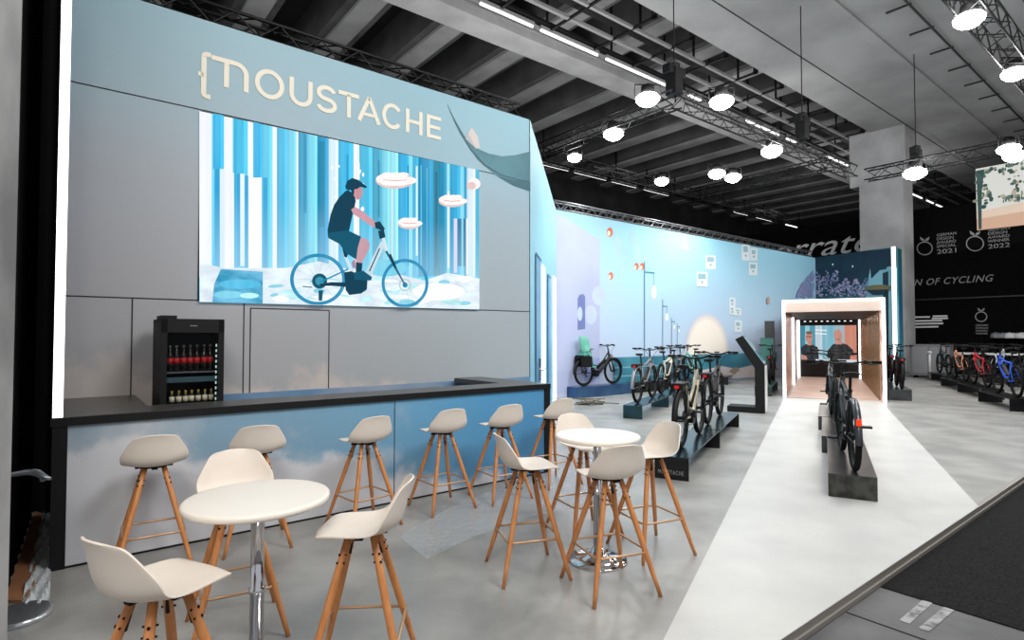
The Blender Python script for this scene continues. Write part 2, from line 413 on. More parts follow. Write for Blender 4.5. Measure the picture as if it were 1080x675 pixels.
# half dome sun
D.ell(745, 372, 23.5, 41.5, mat('print_sun0', 'c3c6d2', .5), n=40); D.ell(745, 372.5, 22.3, 40, mat('print_sun', 'd2d0d2', .5), n=40)
D.ell(745, 373, 21, 38.6, mat('print_sun3', 'ded8d2', .5), n=40); D.ell(745, 374, 19.5, 37, mat('print_sun2', 'e9e4d8', .5), n=40)
# flower tree over the corner
tr = mat('print_blossom', '8e86b4', .5, col2='7295b8', scale=5, lo=.4, hi=.6)
for i in range(190):
    a = random.random(); x = 857-a*17; y = 313-(1-a)**.7*random.random()*28
    D.ell(x, y, .6+random.random()*1.3, .6+random.random()*1.6, tr, n=7)
D.ell(809, 317, 1.6, 4, pr('fish', 'b89a86'), n=10)
# sea and sand at the foot
teal = mat('print_teal', '2f6f86', .5, col2='3f8798', scale=1.2)
D.poly([(646, 377), (732, 374), (818, 371.5), (818, 391), (732, 397), (646, 410)], teal)
sand = mat('print_sand', 'b8b4b4', .5, col2='cac8c8', scale=.8)
D.poly([(736, 391), (760, 386), (775, 389), (800, 383), (818, 381), (818, 396), (736, 402)], sand)
for y in (386, 395): D.line([(646, y+2), (700, y-1)], .9, pr('foam', '86aeb8'))
D.poly([(767, 392), (771, 388), (776, 387), (779, 390), (773, 395)], pr('rock', '8d8478'))
child_of(D.obj('mural_print'), back_wall)

# silver truss on long wall
def truss(name, a, c, size, m, label=None, cat='truss', r=.022, bay=None, group=None):
    a = Vector(a); c = Vector(c); d = c-a; L = d.length; d.normalize()
    x = d.cross(Vector((0, 0, 1))).normalized()*size/2; y = x.cross(d).normalized()*size/2
    mb = MB(); cr = [x+y, -x+y, -x-y, x-y]; bay = bay or size*1.1; n = max(1, int(L/bay)); bay = L/n
    for q in cr: mb.tube([a+q, c+q], r, 6)
    for i in range(n):
        s0 = a+d*bay*i; s1 = a+d*bay*(i+1)
        for k in range(4):
            q0, q1 = (cr[k], cr[(k+1) % 4]) if i % 2 else (cr[(k+1) % 4], cr[k])
            mb.tube([s0+q0, s1+q1], r*.55, 4, caps=False)
    o = mb.obj(name, m)
    return tag(o, label, cat, group) if label else struct(o)
alu = mat('truss_alu', '77787a', .4, metal=.6); tblk = mat('truss_black', '151515', .5, metal=.3)
truss('lighting_truss', P(LU0, NL+.1, HW+.14), P(LU1-.3, NL+.1, HW+.14), .22, alu, 'thin silver truss running along the top of the long mural wall')
truss('lighting_truss', P(0, NW+.35, HW+.22), P(UE, NW+.35, HW+.22), .22, tblk, 'black truss running along the top behind the screen wall')

# ---- end wall behind tunnel
EA = Vector((13.45, 25.2, 0)); EB = Vector((14.95, 22.1, 0)); ED = (EB-EA).normalized(); EN = Vector((ED.y, -ED.x, 0))
LE = (EB-EA).length
ew = printed('end_print', [(0, '0e3047'), (.5, '12434e'), (.75, '1c5a62'), (.8, '8fc3cc'), (1, '7fbcc8')], rng=(0, LE), stops_z=[(0, '79b4c2'), (.55, '74b3c2'), (.68, '174b55'), (1, '0d3f4a')], zrng=(0, HW), zmix=.7)
mb = MB(); mb.box((0, -.0, 0), (LE, .15, HW+.02)); o = mb.obj('wall_end', ew); o.location = EA; o.rotation_euler = (0, 0, math.atan2(ED.y, ED.x)); struct(o); end_wall = o
def EP(px, py, off=0.0): return onplane(px, py, EA, EN) + EN*off
if EN.y > 0: EN = -EN
D = Decal(EP, step=.0001)
dk = mat('print_deep', '0b2c3a', .5); lt = mat('print_lightsea', '86bcc8', .5, col2='74aebd', scale=1)
D.poly([(859, 272), (946, 261), (946, 300), (859, 302)], mat('print_forest', '0d3644', .5, col2='0b2740', scale=1.5))
D.poly([(913, 300), (928, 285), (946, 282), (946, 402), (913, 402)], lt)
D.poly([(931, 288), (937, 286), (937.5, 400), (932, 400)], dk)
bl3 = mat('print_blossom3', 'b9b0cf', .5); bl = mat('print_blossom2', '9a90b8', .5, col2='5c7fa0', scale=4, lo=.4, hi=.6)
for i in range(420):
    x = 858.5+random.random()*58; y = 313-random.random()**.8*((24 if x < 885 else 16)+4*math.sin(x*.6))
    D.ell(x, y, .4+random.random()*1.2, .4+random.random()*1.2, bl if i % 3 else bl3, n=6)
D.ell(927, 304, 15, 3.6, mat('print_rockisle', '7a6a42', .5, col2='3e6a58', scale=6, lo=.42, hi=.58), n=20, rot=-.05)
D.poly([(914, 306), (940, 305), (931, 311), (921, 311)], dk)
D.ell(940, 283, 4.5, 2, lt, n=12); D.poly([(916, 297), (918.5, 283), (920, 297)], lt)
D.ell(879, 279, .8, 1.2, blb, n=6); D.ell(900, 281, .9, 1.2, blb, n=6)
child_of(D.obj('mural_print'), end_wall)
# narrow return right of end wall (goes away) 
mb = MB(); R0 = EB; R1 = EB + Vector((.62, .55, 0)); 
mb.prism([R0+Vector((0, .02, 0)), R1, R1+Vector((-.1, .1, 0)), R0+Vector((-.1, .1, 0))], (0, 0, HW)); struct(mb.obj('wall_end_return', printed('return_print', [(0, '124650'), (1, '0e3f3a')], rng=(14, 16), stops_z=[(0, '0e4a34'), (.2, '3d8a9a'), (.5, '2c5f88'), (1, '0d5452')], zrng=(0, HW), zmix=.8)))
mb = MB(); q = EB-ED*.12; mb.obox(q+EN*.01, ED*.13, EN*.05, Vector((0, 0, HW+.02)))
tag(mb.obj('led_strip_light', led), 'tall white light strip on the right corner of the dark forest mural', 'light strip')

# ================================================================== HALL
# main concrete beam soffit
b = MB(); b.obox(P(-8, -9, 11.0), D1*60, N2*19.1, Vector((0, 0, 3.2)))
for n0 in (6.6, 3.4): b.obox(P(-8, n0, 10.93), D1*60, N2*.35, Vector((0, 0, .08)))
struct(b.obj('ceiling_beam', mat('beam_concrete', '8a8a8a', .8, col2='a6a6a6', scale=.35, detail=7, stretch=(1, 1, 1))))
b = MB(); b.obox(P(-8, 10, 13.6), D1*60, N2*60, Vector((0, 0, .3)))
struct(b.obj('ceiling', concrete_d))
rib_d = mat('rib_shaded', '4a4a4a', .85, col2='646464', scale=.6, detail=8)  # ribs darker than their flanges: lit and shaded concrete put into the colours
for i in range(20):
    u = 1.3+2.75*i
    b = MB(); b.obox(P(u, 10.1, 12.2), D1*1.25, N2*46, Vector((0, 0, 1.45))); b.cur = 1; b.obox(P(u+.28, 10.1, 12.08), D1*.7, N2*46, Vector((0, 0, .12)))
    struct(b.obj('ceiling_rib', [rib_d, concrete]))
b = MB(); b.obox(P(-8, 14.2, 11.5), D1*60, N2*1.0, Vector((0, 0, .8))); struct(b.obj('ceiling_duct', mat('duct_grey', 'b4b4b4', .6, col2='c8c8c8', scale=1.2)))
b = MB(); b.obox(P(-8, 27, 10.4), D1*60, N2*1.4, Vector((0, 0, 1.9))); b.obox(P(-8, 42, 9), D1*60, N2*1.4, Vector((0, 0, 3.3))); struct(b.obj('ceiling_beam_far', concrete_d))
# rails / cable trays
rb = mat('rail_grey', '9a9a9a', .5, metal=.3)
for i, (n, z, w, mm) in enumerate(((11.05, 11.0, .10, rb), (11.35, 11.2, .3, tblk), (11.85, 11.0, .12, rb), (12.6, 11.1, .25, tblk), (13.1, 11.05, .08, rb), (22.6, 11.0, .25, tblk))):
    b = MB(); b.obox(P(-8, n, z), D1*60, N2*w, Vector((0, 0, .09)));
    if w > .2:
        for k in range(26): b.obox(P(-6+k*2.9, n+w/2, z), D1*.06, N2*.06, Vector((0, 0, 2.0)))
    tag(b.obj('cable_tray', mm), ['slim grey ceiling rail nearest the wide concrete beam', 'black cable tray hanging beside the wide concrete beam', 'slim grey ceiling rail above the row of tube lights', 'black tray that carries the long line of tube lights', 'thin grey conduit just behind the line of tube lights', 'black tray with tube lights deep in the hall above the mural wall'][i], 'ceiling rail')
# bracing in the void between rails and beam
b = MB()
for k in range(24):
    u = 2+k*1.9
    b.obox(P(u, 10.25, 11.0), D1*.12, N2*.12, Vector((0, 0, 2.6))); b.tube([P(u, 10.3, 11.1), P(u+1.9, 10.3, 13.0)], .035, 5)
    b.obox(P(u, 10.25, 11.0), D1*.08, N2*2.6, Vector((0, 0, .06)))
tag(b.obj('catwalk_frame', tblk), 'dark metal catwalk framing hanging beside the wide concrete beam', 'catwalk')
# pipes under main beam
for i, (n, r_) in enumerate(((8.6, .02), (5.35, .035), (2.6, .03))):
    b = MB(); b.tube([P(-5, n, 10.85), P(55, n, 10.85)], r_, 6)
    if n == 5.35:
        for k in range(22): b.obox(P(3+k*1.9, n-.05, 10.84), D1*.05, N2*.62, Vector((0, 0, .05)))
    tag(b.obj('ceiling_pipe', mat('pipe_dark', '2a2a2a', .5)), ['thin pipe under the concrete beam on its left side', 'dark pipe with short side brackets under the concrete beam', 'plain dark pipe under the concrete beam at the far right'][i], 'pipe')
tube_e = emat('tube_light', 'ffffff', 2.2)
def tubes(n, z, spans, where):
    for i, (u0, u1) in enumerate(spans):
        t = thing('tube_light', where % i if '%' in where else where, 'light', P(u0, n, z), A1, 'fluorescent tubes under the ceiling')
        mb = MB(); mb.box((0, -.06, 0), (u1-u0, .06, .1)); mb.obj('housing', rb, t)
        mb = MB(); mb.tube([(.03, 0, -.03), (u1-u0-.03, 0, -.03)], .04, 8); mb.obj('lamp_tube', tube_e, t)
def uat(n, z, px):
    # u on line (n,z) whose projection has this px
    lo, hi = 0, 80
    for _ in range(50):
        mid = (lo+hi)/2; q = P(mid, n, z); x = 540+FPX*q.x/q.y
        if x < px: lo = mid
        else: hi = mid
    return lo
sp1 = [(uat(12.75, 10.95, a), uat(12.75, 10.95, c)) for a, c in ((505, 563), (570, 632), (640, 706), (728, 742), (789, 824), (832, 842), (875, 897), (903, 915), (963, 975), (980, 987), (990, 998), (1002, 1012))]
tubes(12.75, 10.95, sp1, 'white fluorescent tube in the long line under the ceiling above the booth')
sp2 = [(uat(22.7, 10.9, a), uat(22.7, 10.9, c)) for a, c in ((572, 600), (606, 640), (646, 672), (680, 706), (775, 790), (799, 815), (830, 842))]
tubes(22.7, 10.9, sp2, 'small fluorescent tube in the line deep in the hall above the mural wall')
# column
b = MB(); c0 = G(0, 0) if False else None
cp_ = Vector((16.05, 25.6, 0)); 
def colbox(mb, w1, w2, z0, z1, ox=0): mb.obox(cp_ + ED*ox - EN*0 + Vector((0, 0, z0)), ED*w1, -EN*w2, Vector((0, 0, z1-z0)))
b.obox(Vector((16.1, 26.2, 0)), -N2*1.75, D1*1.2, Vector((0, 0, 9.0))); b.obox(Vector((15.85, 26.5, 8.6)), -N2*2.25, D1*1.35, Vector((0, 0, 2.5)))
struct(b.obj('wall_column', mat('column_concrete', 'a2a2a2', .8, col2='bcbcbc', scale=.8, detail=7)))
# black competitor booth wall (far right)
UB = 31.0
blk_wall = mat('competitor_black', '050505', .85, spec=.1)
b = MB(); b.obox(P(UB, -25, 0), D1*.2, N2*60, Vector((0, 0, 7.5))); struct(b.obj('wall_far', blk_wall))
b = MB(); b.obox(P(UB+22, -40, 0), D1*.3, N2*120, Vector((0, 0, 14))); struct(b.obj('wall_hall_end', mat('hall_end', '0a0a0a', .9)))
b = MB(); b.obox(P(-15, 58, 0), D1*90, N2*.3, Vector((0, 0, 14))); struct(b.obj('wall_hall_side', mat('hall_side', '0d0d0d', .9)))
def BP(px, py, off=0.0): return onplane(px, py, P(UB, 0, 0), D1) - D1*off
def text_obj(s, size, m, name='lettering', spacing=1.0, shear=0, depth=.01):
    c = bpy.data.curves.new(name, 'FONT'); c.body = s; c.size = size; c.extrude = depth; c.space_character = spacing; c.shear = shear; c.resolution_u = 3
    o = bpy.data.objects.new(name, c); COL.objects.link(o)
    bpy.context.view_layer.update(); dg = bpy.context.evaluated_depsgraph_get()
    me = bpy.data.meshes.new_from_object(o.evaluated_get(dg)); bpy.data.objects.remove(o)
    me.materials.clear(); me.materials.append(m)
    o = bpy.data.objects.new(name, me); COL.objects.link(o); return o
def place_text(o, origin, xdir, normal, fitw=None, scz=1.0, scx=1.0):
    x = Vector(xdir).normalized(); y = Vector((0, 0, 1)); z = x.cross(y)
    if fitw:
        w = max(v.co.x for v in o.data.vertices)-min(v.co.x for v in o.data.vertices); scx = fitw/w
    M = Matrix(((x.x*scx, y.x*scz, z.x, origin[0]), (x.y*scx, y.y*scz, z.y, origin[1]), (x.z*scx, y.z*scz, z.z, origin[2]), (0, 0, 0, 1)))
    o.data.transform(M); return o
tw = mat('sign_white', 'd8d8d8', .6); tg = mat('sign_grey', '8f8f8f', .6)
def bwall_text(s, x0, x1, ybase, ycap, m, label, cat='lettering', shear=0, sp=1.0, ff=None):
    a = BP(x0, ybase, .03); c = BP(x1, ybase, .03); top = BP(x0, ycap, .03)
    o = text_obj(s, (top.z-a.z)/.7, m, 'wall_lettering', sp, shear)
    c.z = a.z
    place_text(o, a, (c-a), None, fitw=(c-a).length); return tag(o, label, cat) if label else o
bwall_text('corratec', 797, 940, 277, 257, tw, 'big slanted white brand lettering on the black wall above the mural', shear=.35)
g_ = 'award emblems on the black wall'
for i, (x, y, r_) in enumerate(((975.5, 262, 8.5), (1028.5, 257, 9.5), (1035, 334, 6.5))):
    D = Decal(BP); D.base = .03; D.ring(x, y, r_, r_*.86, 1.1, tg, n=28)
    D.poly([(x-r_*.6, y-r_*1.45), (x-r_*.1, y-r_*1.15), (x, y-r_*.8), (x-r_*.5, y-r_*1.05)], tg); D.poly([(x+r_*.6, y-r_*1.45), (x+r_*.1, y-r_*1.15), (x, y-r_*.8), (x+r_*.5, y-r_*1.05)], tg)
    tag(D.obj('award_emblem'), ['white ring and leaf emblem beside the 2021 award text', 'white ring and leaf emblem beside the 2022 award text', 'small ring and leaf emblem low on the black wall above the bicycles'][i], 'emblem', g_)
for (x0, x1, yb, lines, lab) in ((988, 1008.5, 268, ('GERMAN', 'DESIGN', 'AWARD', 'SPECIAL', '2021'), 'stacked grey award text ending in 2021 on the black wall'), (1042, 1065, 262.5, ('GERMAN', 'DESIGN', 'AWARD', 'WINNER', '2022'), 'stacked grey award text ending in 2022 under the hanging screen')):
    r_ = thing('award_text', lab, 'lettering', (0, 0, 0), 0, 'award texts on the black wall')
    for k, s in enumerate(lines[::-1]):
        h = 4.6 if k == 0 else 2.9; y = yb-(0 if k == 0 else 1.6+k*4.0+.8)
        t = bwall_text(s, x0, x1-(0 if k != 3 else 3), y, y-h, tg, None); t.name = 'text_line'; t.parent = r_
    
bwall_text('VISION OF CYCLING', 938, 1046, 303, 296.5, tg, 'thin slanted white slogan lettering across the black wall', shear=.3, sp=1.1)
for k, (yy, xe) in enumerate(((338.5, 1000), (342, 995), (345, 996), (348, 990))):
    pass
D = Decal(BP); D.base = .03
for yy, x0, x1 in ((334.6, 965, 981), (333.6, 984, 999.5), (336, 983, 1000), (338.6, 965, 994), (341.6, 965, 995), (345, 965, 990)): D.line([(x0, yy), (x1, yy-(x1-x0)*.02)], 1.7, tw)
tag(D.obj('info_text'), 'small white block of illegible text lines low on the black wall beside the column', 'lettering')
b = MB(); a = BP(966, 317, .05); c = BP(1120, 303, .05); c.z = a.z; b.obox(a, c-a, -D1*.03, Vector((0, 0, .05))); struct(b.obj('trim_6', dgrey))
r_ = thing('award_text', 'small grey award caption under the low ring emblem', 'lettering', (0, 0, 0), 0, 'award texts on the black wall')
for k, s in enumerate(('GERMAN', 'DESIGN', 'AWARD', 'WINNER')):
    t = bwall_text(s, 1029, 1042, 344+k*2.9, 344+k*2.9-1.9, tg, None); t.name = 'text_line'; t.parent = r_

# hanging picture screen at right
US = 20.3
def SP(px, py, off=0.0): return onplane(px, py, P(US, 0, 0), D1) - D1*off
a = SP(1030.5, 243); tz = SP(1030.5, 178).z; c = SP(1150, 200)
t = thing('hanging_screen', 'landscape picture screen hanging from the truss at the right edge', 'screen')
a.z = a.z; c.z = a.z
mb = MB(); mb.obox(a, c-a, D1*.12, Vector((0, 0, tz-a.z))); mb.obj('screen_body', black, t)
D = Decal(SP, base=.005)
zz = lambda f, z: (a+(c-a)*f).xy.to_3d()+Vector((0, 0, z))
class SD(Decal):
    pass
sc_p = lambda x, y, off: a+(c-a)*x+Vector((0, 0, (tz-a.z)*y))-D1*off
D = Decal(sc_p, base=.005)
D.poly([(0, 0), (1, 0), (1, 1), (0, 1)], emat('scr_sky', 'dfe0da', .9)); D.poly([(0, 0), (1, 0), (1, .3), (0, .22)], emat('scr_sand', 'd6ae94', .9))
D.poly([(0, .18), (1, .25), (1, .42), (0, .3)], emat('scr_sand2', 'e4cdb8', .9))
gr = [emat('scr_green%d' % i, cc, .85) for i, cc in enumerate(('33504c', '587068', '8a8f7c', 'b8b096'))]
for i in range(330):
    x = random.random(); y = .36+random.random()*.6
    if math.sin(x*17+1)+math.sin(y*13+x*9) < -.1: continue
    D.ell(x, y, .006+random.random()*.022, .01+random.random()*.035, gr[int(random.random()**1.5*4)], n=7)
D.poly([(.03, 0), (.06, 0), (.07, .6), (.1, .95), (.02, .95)], gr[0])
D.obj('screen_picture', t).parent = t
truss('lighting_truss', P(US-.1, 7.2, 6.85), P(US-.1, -4, 6.85), .34, tblk, 'black truss carrying the hanging picture screen at right')
truss('lighting_truss', P(6, 2.45, 7.0), P(19, 2.45, 7.0), .36, tblk, 'black truss at the top right corner above the aisle')
ZT = 7.0
truss('lighting_truss', P(10.7, 7.55, ZT), P(20.0, 7.55, ZT), .34, tblk, 'black truss nearest the concrete beam, running away over the walkway')
truss('lighting_truss', P(10.7, 7.6, ZT), P(10.7, 12.6, ZT), .34, tblk, 'black cross truss linking over the front of the bike display')
truss('lighting_truss', P(10.7, 12.5, ZT), P(26, 12.5, ZT), .34, tblk, 'black truss running away above the mural wall')
truss('lighting_truss', P(18.5, 7.6, ZT), P(18.5, 12.5, ZT), .34, tblk, 'black cross truss at the far end above the tunnel')
# winches on wires
for i, (px, py, lab) in enumerate(((711, 80, 'black chain hoist hanging above the front corner of the booth truss'), (846, 130, 'black chain hoist hanging above the far end of the booth truss'), (966, 163, 'black chain hoist on a wire above the lamp beside the column'))):
    q = G(px, py, 7.6)
    t = thing('chain_hoist', lab, 'hoist', q, A1, 'chain hoists')
    mb = MB(); mb.box((-.14, -.14, -.45), (.14, .14, .15)); mb.box((-.3, -.1, 0), (.3, .1, .2)); mb.lathe([(.0, .15), (.12, .15), (.14, .25), (.05, .3), (0, .3)], 12)
    mb.obj('hoist_body', black, t, bevel=.015); mb = MB(); mb.tube([(0, 0, .2), (0, 0, 3.3)], .014, 5); mb.tube([(.04, 0, -.45), (.04, 0, -.6)], .02, 5); mb.obj('chain', black, t)
# flood lamps
lamp_e = emat('flood_lamp', 'ffffff', 30.0)
spots = [(683, 104, .2), (761, 107, .2), (647, 141, .2), (606, 166, .16), (698, 191, .18), (756, 183, .2), (773, 187, .2), (814, 159, .22), (965, 182, .26), (1022, 20, .17), (1070, 77, .17), (1064, 157, .2), (1070, 164, .2)]
wh = ['left of the front hoist', 'right of the front hoist', 'on the front cross truss, middle', 'at the lower left end of the cross truss', 'on the truss above the picture frames of the mural', 'first of the close pair over the mural', 'second of the close pair over the mural', 'near the far end of the booth truss', 'in front of the big concrete column', 'topmost at the upper right corner', 'below the upper right corner one', 'upper of the pair above the hanging screen', 'lower of the pair above the hanging screen']
for i, (px, py, r_) in enumerate(spots):
    q = G(px, py, 6.72)
    if i in (11, 12): q = G(px, py, 6.4)
    r_ *= 1.35
    t = thing('flood_lamp', 'round glaring white flood lamp ' + wh[i], 'lamp', q, 0, 'flood lamps on the trusses')
    mb = MB(); mb.lathe([(r_*.3, r_*1.1), (r_*.5, r_*.95), (r_*.55, r_*.3), (r_*.5, r_*.3)], 20); mb.obj('lamp_housing', black, t)
    mb = MB(); mb.lathe([(0, .0), (r_*.92, .0)], 20); 
    mb = MB(); mb.lathe([(0, -r_*.62), (r_*.35, -r_*.57), (r_*.65, -r_*.42), (r_*.88, -r_*.18), (r_*.92, .01), (r_*.8, r_*.2), (r_*.5, r_*.34), (0, r_*.38)], 20); mb.obj('lamp_lens', lamp_e, t)
    mb = MB(); mb.tube([(-r_, 0, .05), (-r_, 0, .3), (r_, 0, .3), (r_, 0, .05)], .015, 5); mb.obj('yoke', black, t)
    ld = bpy.data.lights.new('flood', 'SPOT'); ld.energy = 215; ld.spot_size = math.radians(150); ld.spot_blend = .6; ld.shadow_soft_size = .25
    lo = bpy.data.objects.new('flood_light', ld); COL.objects.link(lo); lo.location = q+Vector((0, 0, -.35)); lo.parent = None


# ================================================================== LED SCREEN
t = thing('led_screen', 'big landscape video screen showing a cyclist riding between blue trees', 'screen')
LPq = lambda x, y: WP(x, y)
q = [WP(210, 117.5), WP(503.7, 180.0), WP(503.7, 326.5), WP(210, 318.5)]
zt_ = (q[0].z+q[1].z)/2; zb_ = (q[2].z+q[3].z)/2
b = MB(); b.obox(P(uS0, NW-.012, zb_), D1*(uS1-uS0), N2*.011, Vector((0, 0, zt_-zb_))); b.obj('screen_body', black, t)
def yt(x): return 117.5+(x-210)*(62.5/293.7)
def yb(x): return 318.5+(x-210)*(8/293.7)
EM = {}
def E(c, e=.95, var=.10, st=(2.6, 2.6, .2), sc=3.0, mist=False):
    n_ = 'led_'+c+('_%d_%d%s' % (int(e*100), int(var*100), '_mist' if mist else ''))
    if n_ in MC: return MC[n_]
    
    rr_, gg_, bb_ = (int(c[i:i+2], 16) for i in (0, 2, 4))
    if bb_ > rr_+40: c = '%02x%02x%02x' % (int(rr_*.9), min(255, int(gg_*1.04)), bb_)
    m = emat(n_, c, e*1.14); nt = m.node_tree; b_ = nt.nodes['Principled BSDF']
    if var:
        tc = nt.nodes.new('ShaderNodeTexCoord'); mp = nt.nodes.new('ShaderNodeMapping'); mp.inputs['Scale'].default_value = st
        nz = nt.nodes.new('ShaderNodeTexNoise'); nz.inputs['Scale'].default_value = sc; nz.inputs['Detail'].default_value = 5
        r = nt.nodes.new('ShaderNodeValToRGB'); cc = srgb(c); r.color_ramp.elements[0].position = .3; r.color_ramp.elements[1].position = .7
        r.color_ramp.elements[0].color = tuple(max(0, x*(1-var*1.3)) for x in cc[:3])+(1,); r.color_ramp.elements[1].color = tuple(min(1, x*(1-var*.4)+var*.55) for x in cc[:3])+(1,)
        nt.links.new(tc.outputs['Object'], mp.inputs[0]); nt.links.new(mp.outputs[0], nz.inputs['Vector']); nt.links.new(nz.outputs['Fac'], r.inputs[0]); 
        out = r.outputs[0]
        if mist and c not in ('f4f8ff', 'ffffff'):
            sp = nt.nodes.new('ShaderNodeSeparateXYZ'); nt.links.new(tc.outputs['Object'], sp.inputs[0])
            mr = nt.nodes.new('ShaderNodeMapRange'); mr.inputs[1].default_value = 2.3; mr.inputs[2].default_value = 3.3; mr.inputs[3].default_value = .4; mr.inputs[4].default_value = 0
            nt.links.new(sp.outputs[2], mr.inputs[0]); mx = nt.nodes.new('ShaderNodeMix'); mx.data_type = 'RGBA'; nt.links.new(mr.outputs[0], mx.inputs[0]); nt.links.new(out, mx.inputs[6]); mx.inputs[7].default_value = srgb('c4eafa'); out = mx.outputs[2]
        nt.links.new(out, b_.inputs['Emission Color'])
    return m
D = Decal(WP, base=.014, step=.0003)
D.poly([(210, yt(210)), (503.7, yt(503.7)), (503.7, yb(503.7)), (210, yb(210))], E('7fcdf2', 1.05))
random.seed(3)
def stripe(x0, x1, c, y0=None, y1=None, e=.95):
    ya = lambda x: yt(x) if y0 is None else y0
    yb_ = lambda x: (292+2*math.sin(x)) if y1 is None else y1
    D.poly([(x0, ya(x0)), (x1, ya(x1)), (x1, yb_(x1)), (x0, yb_(x0))], E(c, e, mist=True))
    if x1-x0 > 5 and y0 is None and c != W_:
        for f0, f1 in ((.04, .2), (.72, .97)):
            xa, xb = x0+(x1-x0)*f0, x0+(x1-x0)*f1; cc = tuple(min(255, int(int(c[i:i+2], 16)*(1.05 if f0 > .3 else .94)+(14 if f0 > .3 else 0))) for i in (0, 2, 4))
            D.poly([(xa, ya(xa)), (xb, ya(xb)), (xb, yb_(xb)), (xa, yb_(xa))], E('%02x%02x%02x' % cc, e, mist=True))
W_ = 'f4f8ff'
for a in ((210, 223, W_), (236, 245, W_), (246, 261, '45b8ea'), (261, 266.5, W_), (267, 276, '2aa6e2'), (276, 287, '6cc6ee'), (287, 291.5, W_), (291.5, 303, '55b4e4'), (303, 312, '86cdf0'), (312, 314, W_), (314, 324, '3a9cc8'), (324, 334, '8ad4f4'), (334, 346, '2e96cc'), (346, 356, 'd9f0fc'), (356, 372, '3cb4ea'), (372, 378, W_), (378, 392, '52b9e6'), (392, 402, '3f9fc6'), (402, 410, '8bd0ec'), (410, 419, 'a6dff8'), (419, 430, '1ea6df'), (430, 434, '9adcf6'), (434, 440, '45b2e2'), (440, 456, '118ec4'), (456, 461, '2f83a0'), (461, 470, '178cba'), (470, 473, 'a8dcf0'), (473, 484, '22a2d8'), (484, 488, '8fd0ee'), (488, 491, '1c98cc'), (491, 500, 'dcf0fb'), (500, 503.7, '4bb4e0')):
    stripe(*a)
for a in ((224, 235, '35b0e8', None, 179), (225.5, 231, '1f9fdc', 179, 283), (236, 246, W_, 183, 284), (249, 252.5, '1e9ad8', 184, 281), (257, 261, '2ca2dc', 186, 283), (252.5, 257, 'e8f6ff', 184, 281), (262, 275, 'ffffff', 188, 283), (276.5, 281, '2aa0d8', 188, 300), (231, 236, 'e4f4fd', 179, 283), (267, 272, '38aee6', None, 187), (335, 341, '2b88b4', 150, 240), (319, 322, '2b8ab8', 142, 225), (470.5, 472.5, W_, 202, 283), (477, 480.5, 'e4d4ee', 231, 288), (481, 485, '146f9c', 231, 281), (487, 489.5, '146f9c', 231, 281), (490, 492, W_, 231, 290), (376, 378, W_, 172, 190), (442, 443, '7cc8ea', 175, 285), (448, 449.2, '5fb0d4', 178, 285), (457, 460, '1a6f94', 182, 283), (411, 413, 'd8f2fc', 200, 290), (437, 439, 'e2f4fc', 176, 270), (397, 399, '2c86ac', 170, 230), (364, 366, '1b90cc', 164, 200), (428, 429.5, '0f86bc', 175, 280)):
    stripe(*a)
# snow ground
sn = E('e4f2fc', 1.0, .2, (1, 1, 2), 4); sn2 = E('cfe8f8', .97, .2, (1, 1, 2), 4.2); bl_ = E('3fb0e6', .9, .3, (1, 1, 2), 4.4)
D.poly([(210, 278), (236, 283), (300, 283), (335, 276), (372, 286), (420, 290), (446, 296), (470, 288), (503.7, 294), (503.7, yb(503)), (210, yb(210))], sn)
D.poly([(232, 284), (276, 287), (276, yb(276)), (223, yb(223)), (225, 300)], bl_); D.ell(252, 300, 22, 5, E('58bcec', .9)); D.ell(240, 311, 16, 4, E('8fd2f2', .9)); D.ell(262, 312, 10, 3, E('cfeafa', 1)) 
for i in range(40):
    x = 285+random.random()*212; y = 293+random.random()*(yb(x)-296)
    D.ell(x, y, 3+random.random()*9, 1+random.random()*2.5, random.choice((sn2, E('f6fbff', 1), E('9fd3f0', .9))), n=12, rot=random.random()*.4-.2)
D.ell(405, 283, 22, 9, E('8ecff0', .95)); D.ell(460, 308, 28, 9, E('f8fcff', 1))
# lilac leaves and hazy lights between trunks
for i in range(30): D.ell(348+random.random()*8+(random.random()<.3)*26, 175+random.random()*90, .5+random.random()*1.6, .8+random.random()*2.2, E('f2fbff', 1), n=7)
# floating clouds
cw = E('fdf0ee', 1.0); cs = E('e6c8c4', .95)
for cx, cy, rx, ry in ((414, 191, 20, 8), (474, 212.5, 14, 6), (429, 236, 12, 5.5)):
    D.ell(cx, cy+1, rx, ry, cs); D.ell(cx-rx*.15, cy-1, rx*.85, ry*.8, cw); D.ell(cx+rx*.65, cy+.5, rx*.5, ry*.5, cw); D.ell(cx, cy+ry*.5, rx*.7, ry*.25, E('fff8f6', 1))
    D.line([(cx-rx*.6, cy-.2), (cx, cy+.8), (cx+rx*.6, cy)], .7, E('d79e96', .9)); 
    for k in (-.4, .1, .45): D.ell(cx+rx*k, cy-ry*.7, rx*.28, ry*.3, cw)
D.ell(497, 195, 6.7, 6, cw); D.ell(494, 197, 5, 4, cs)
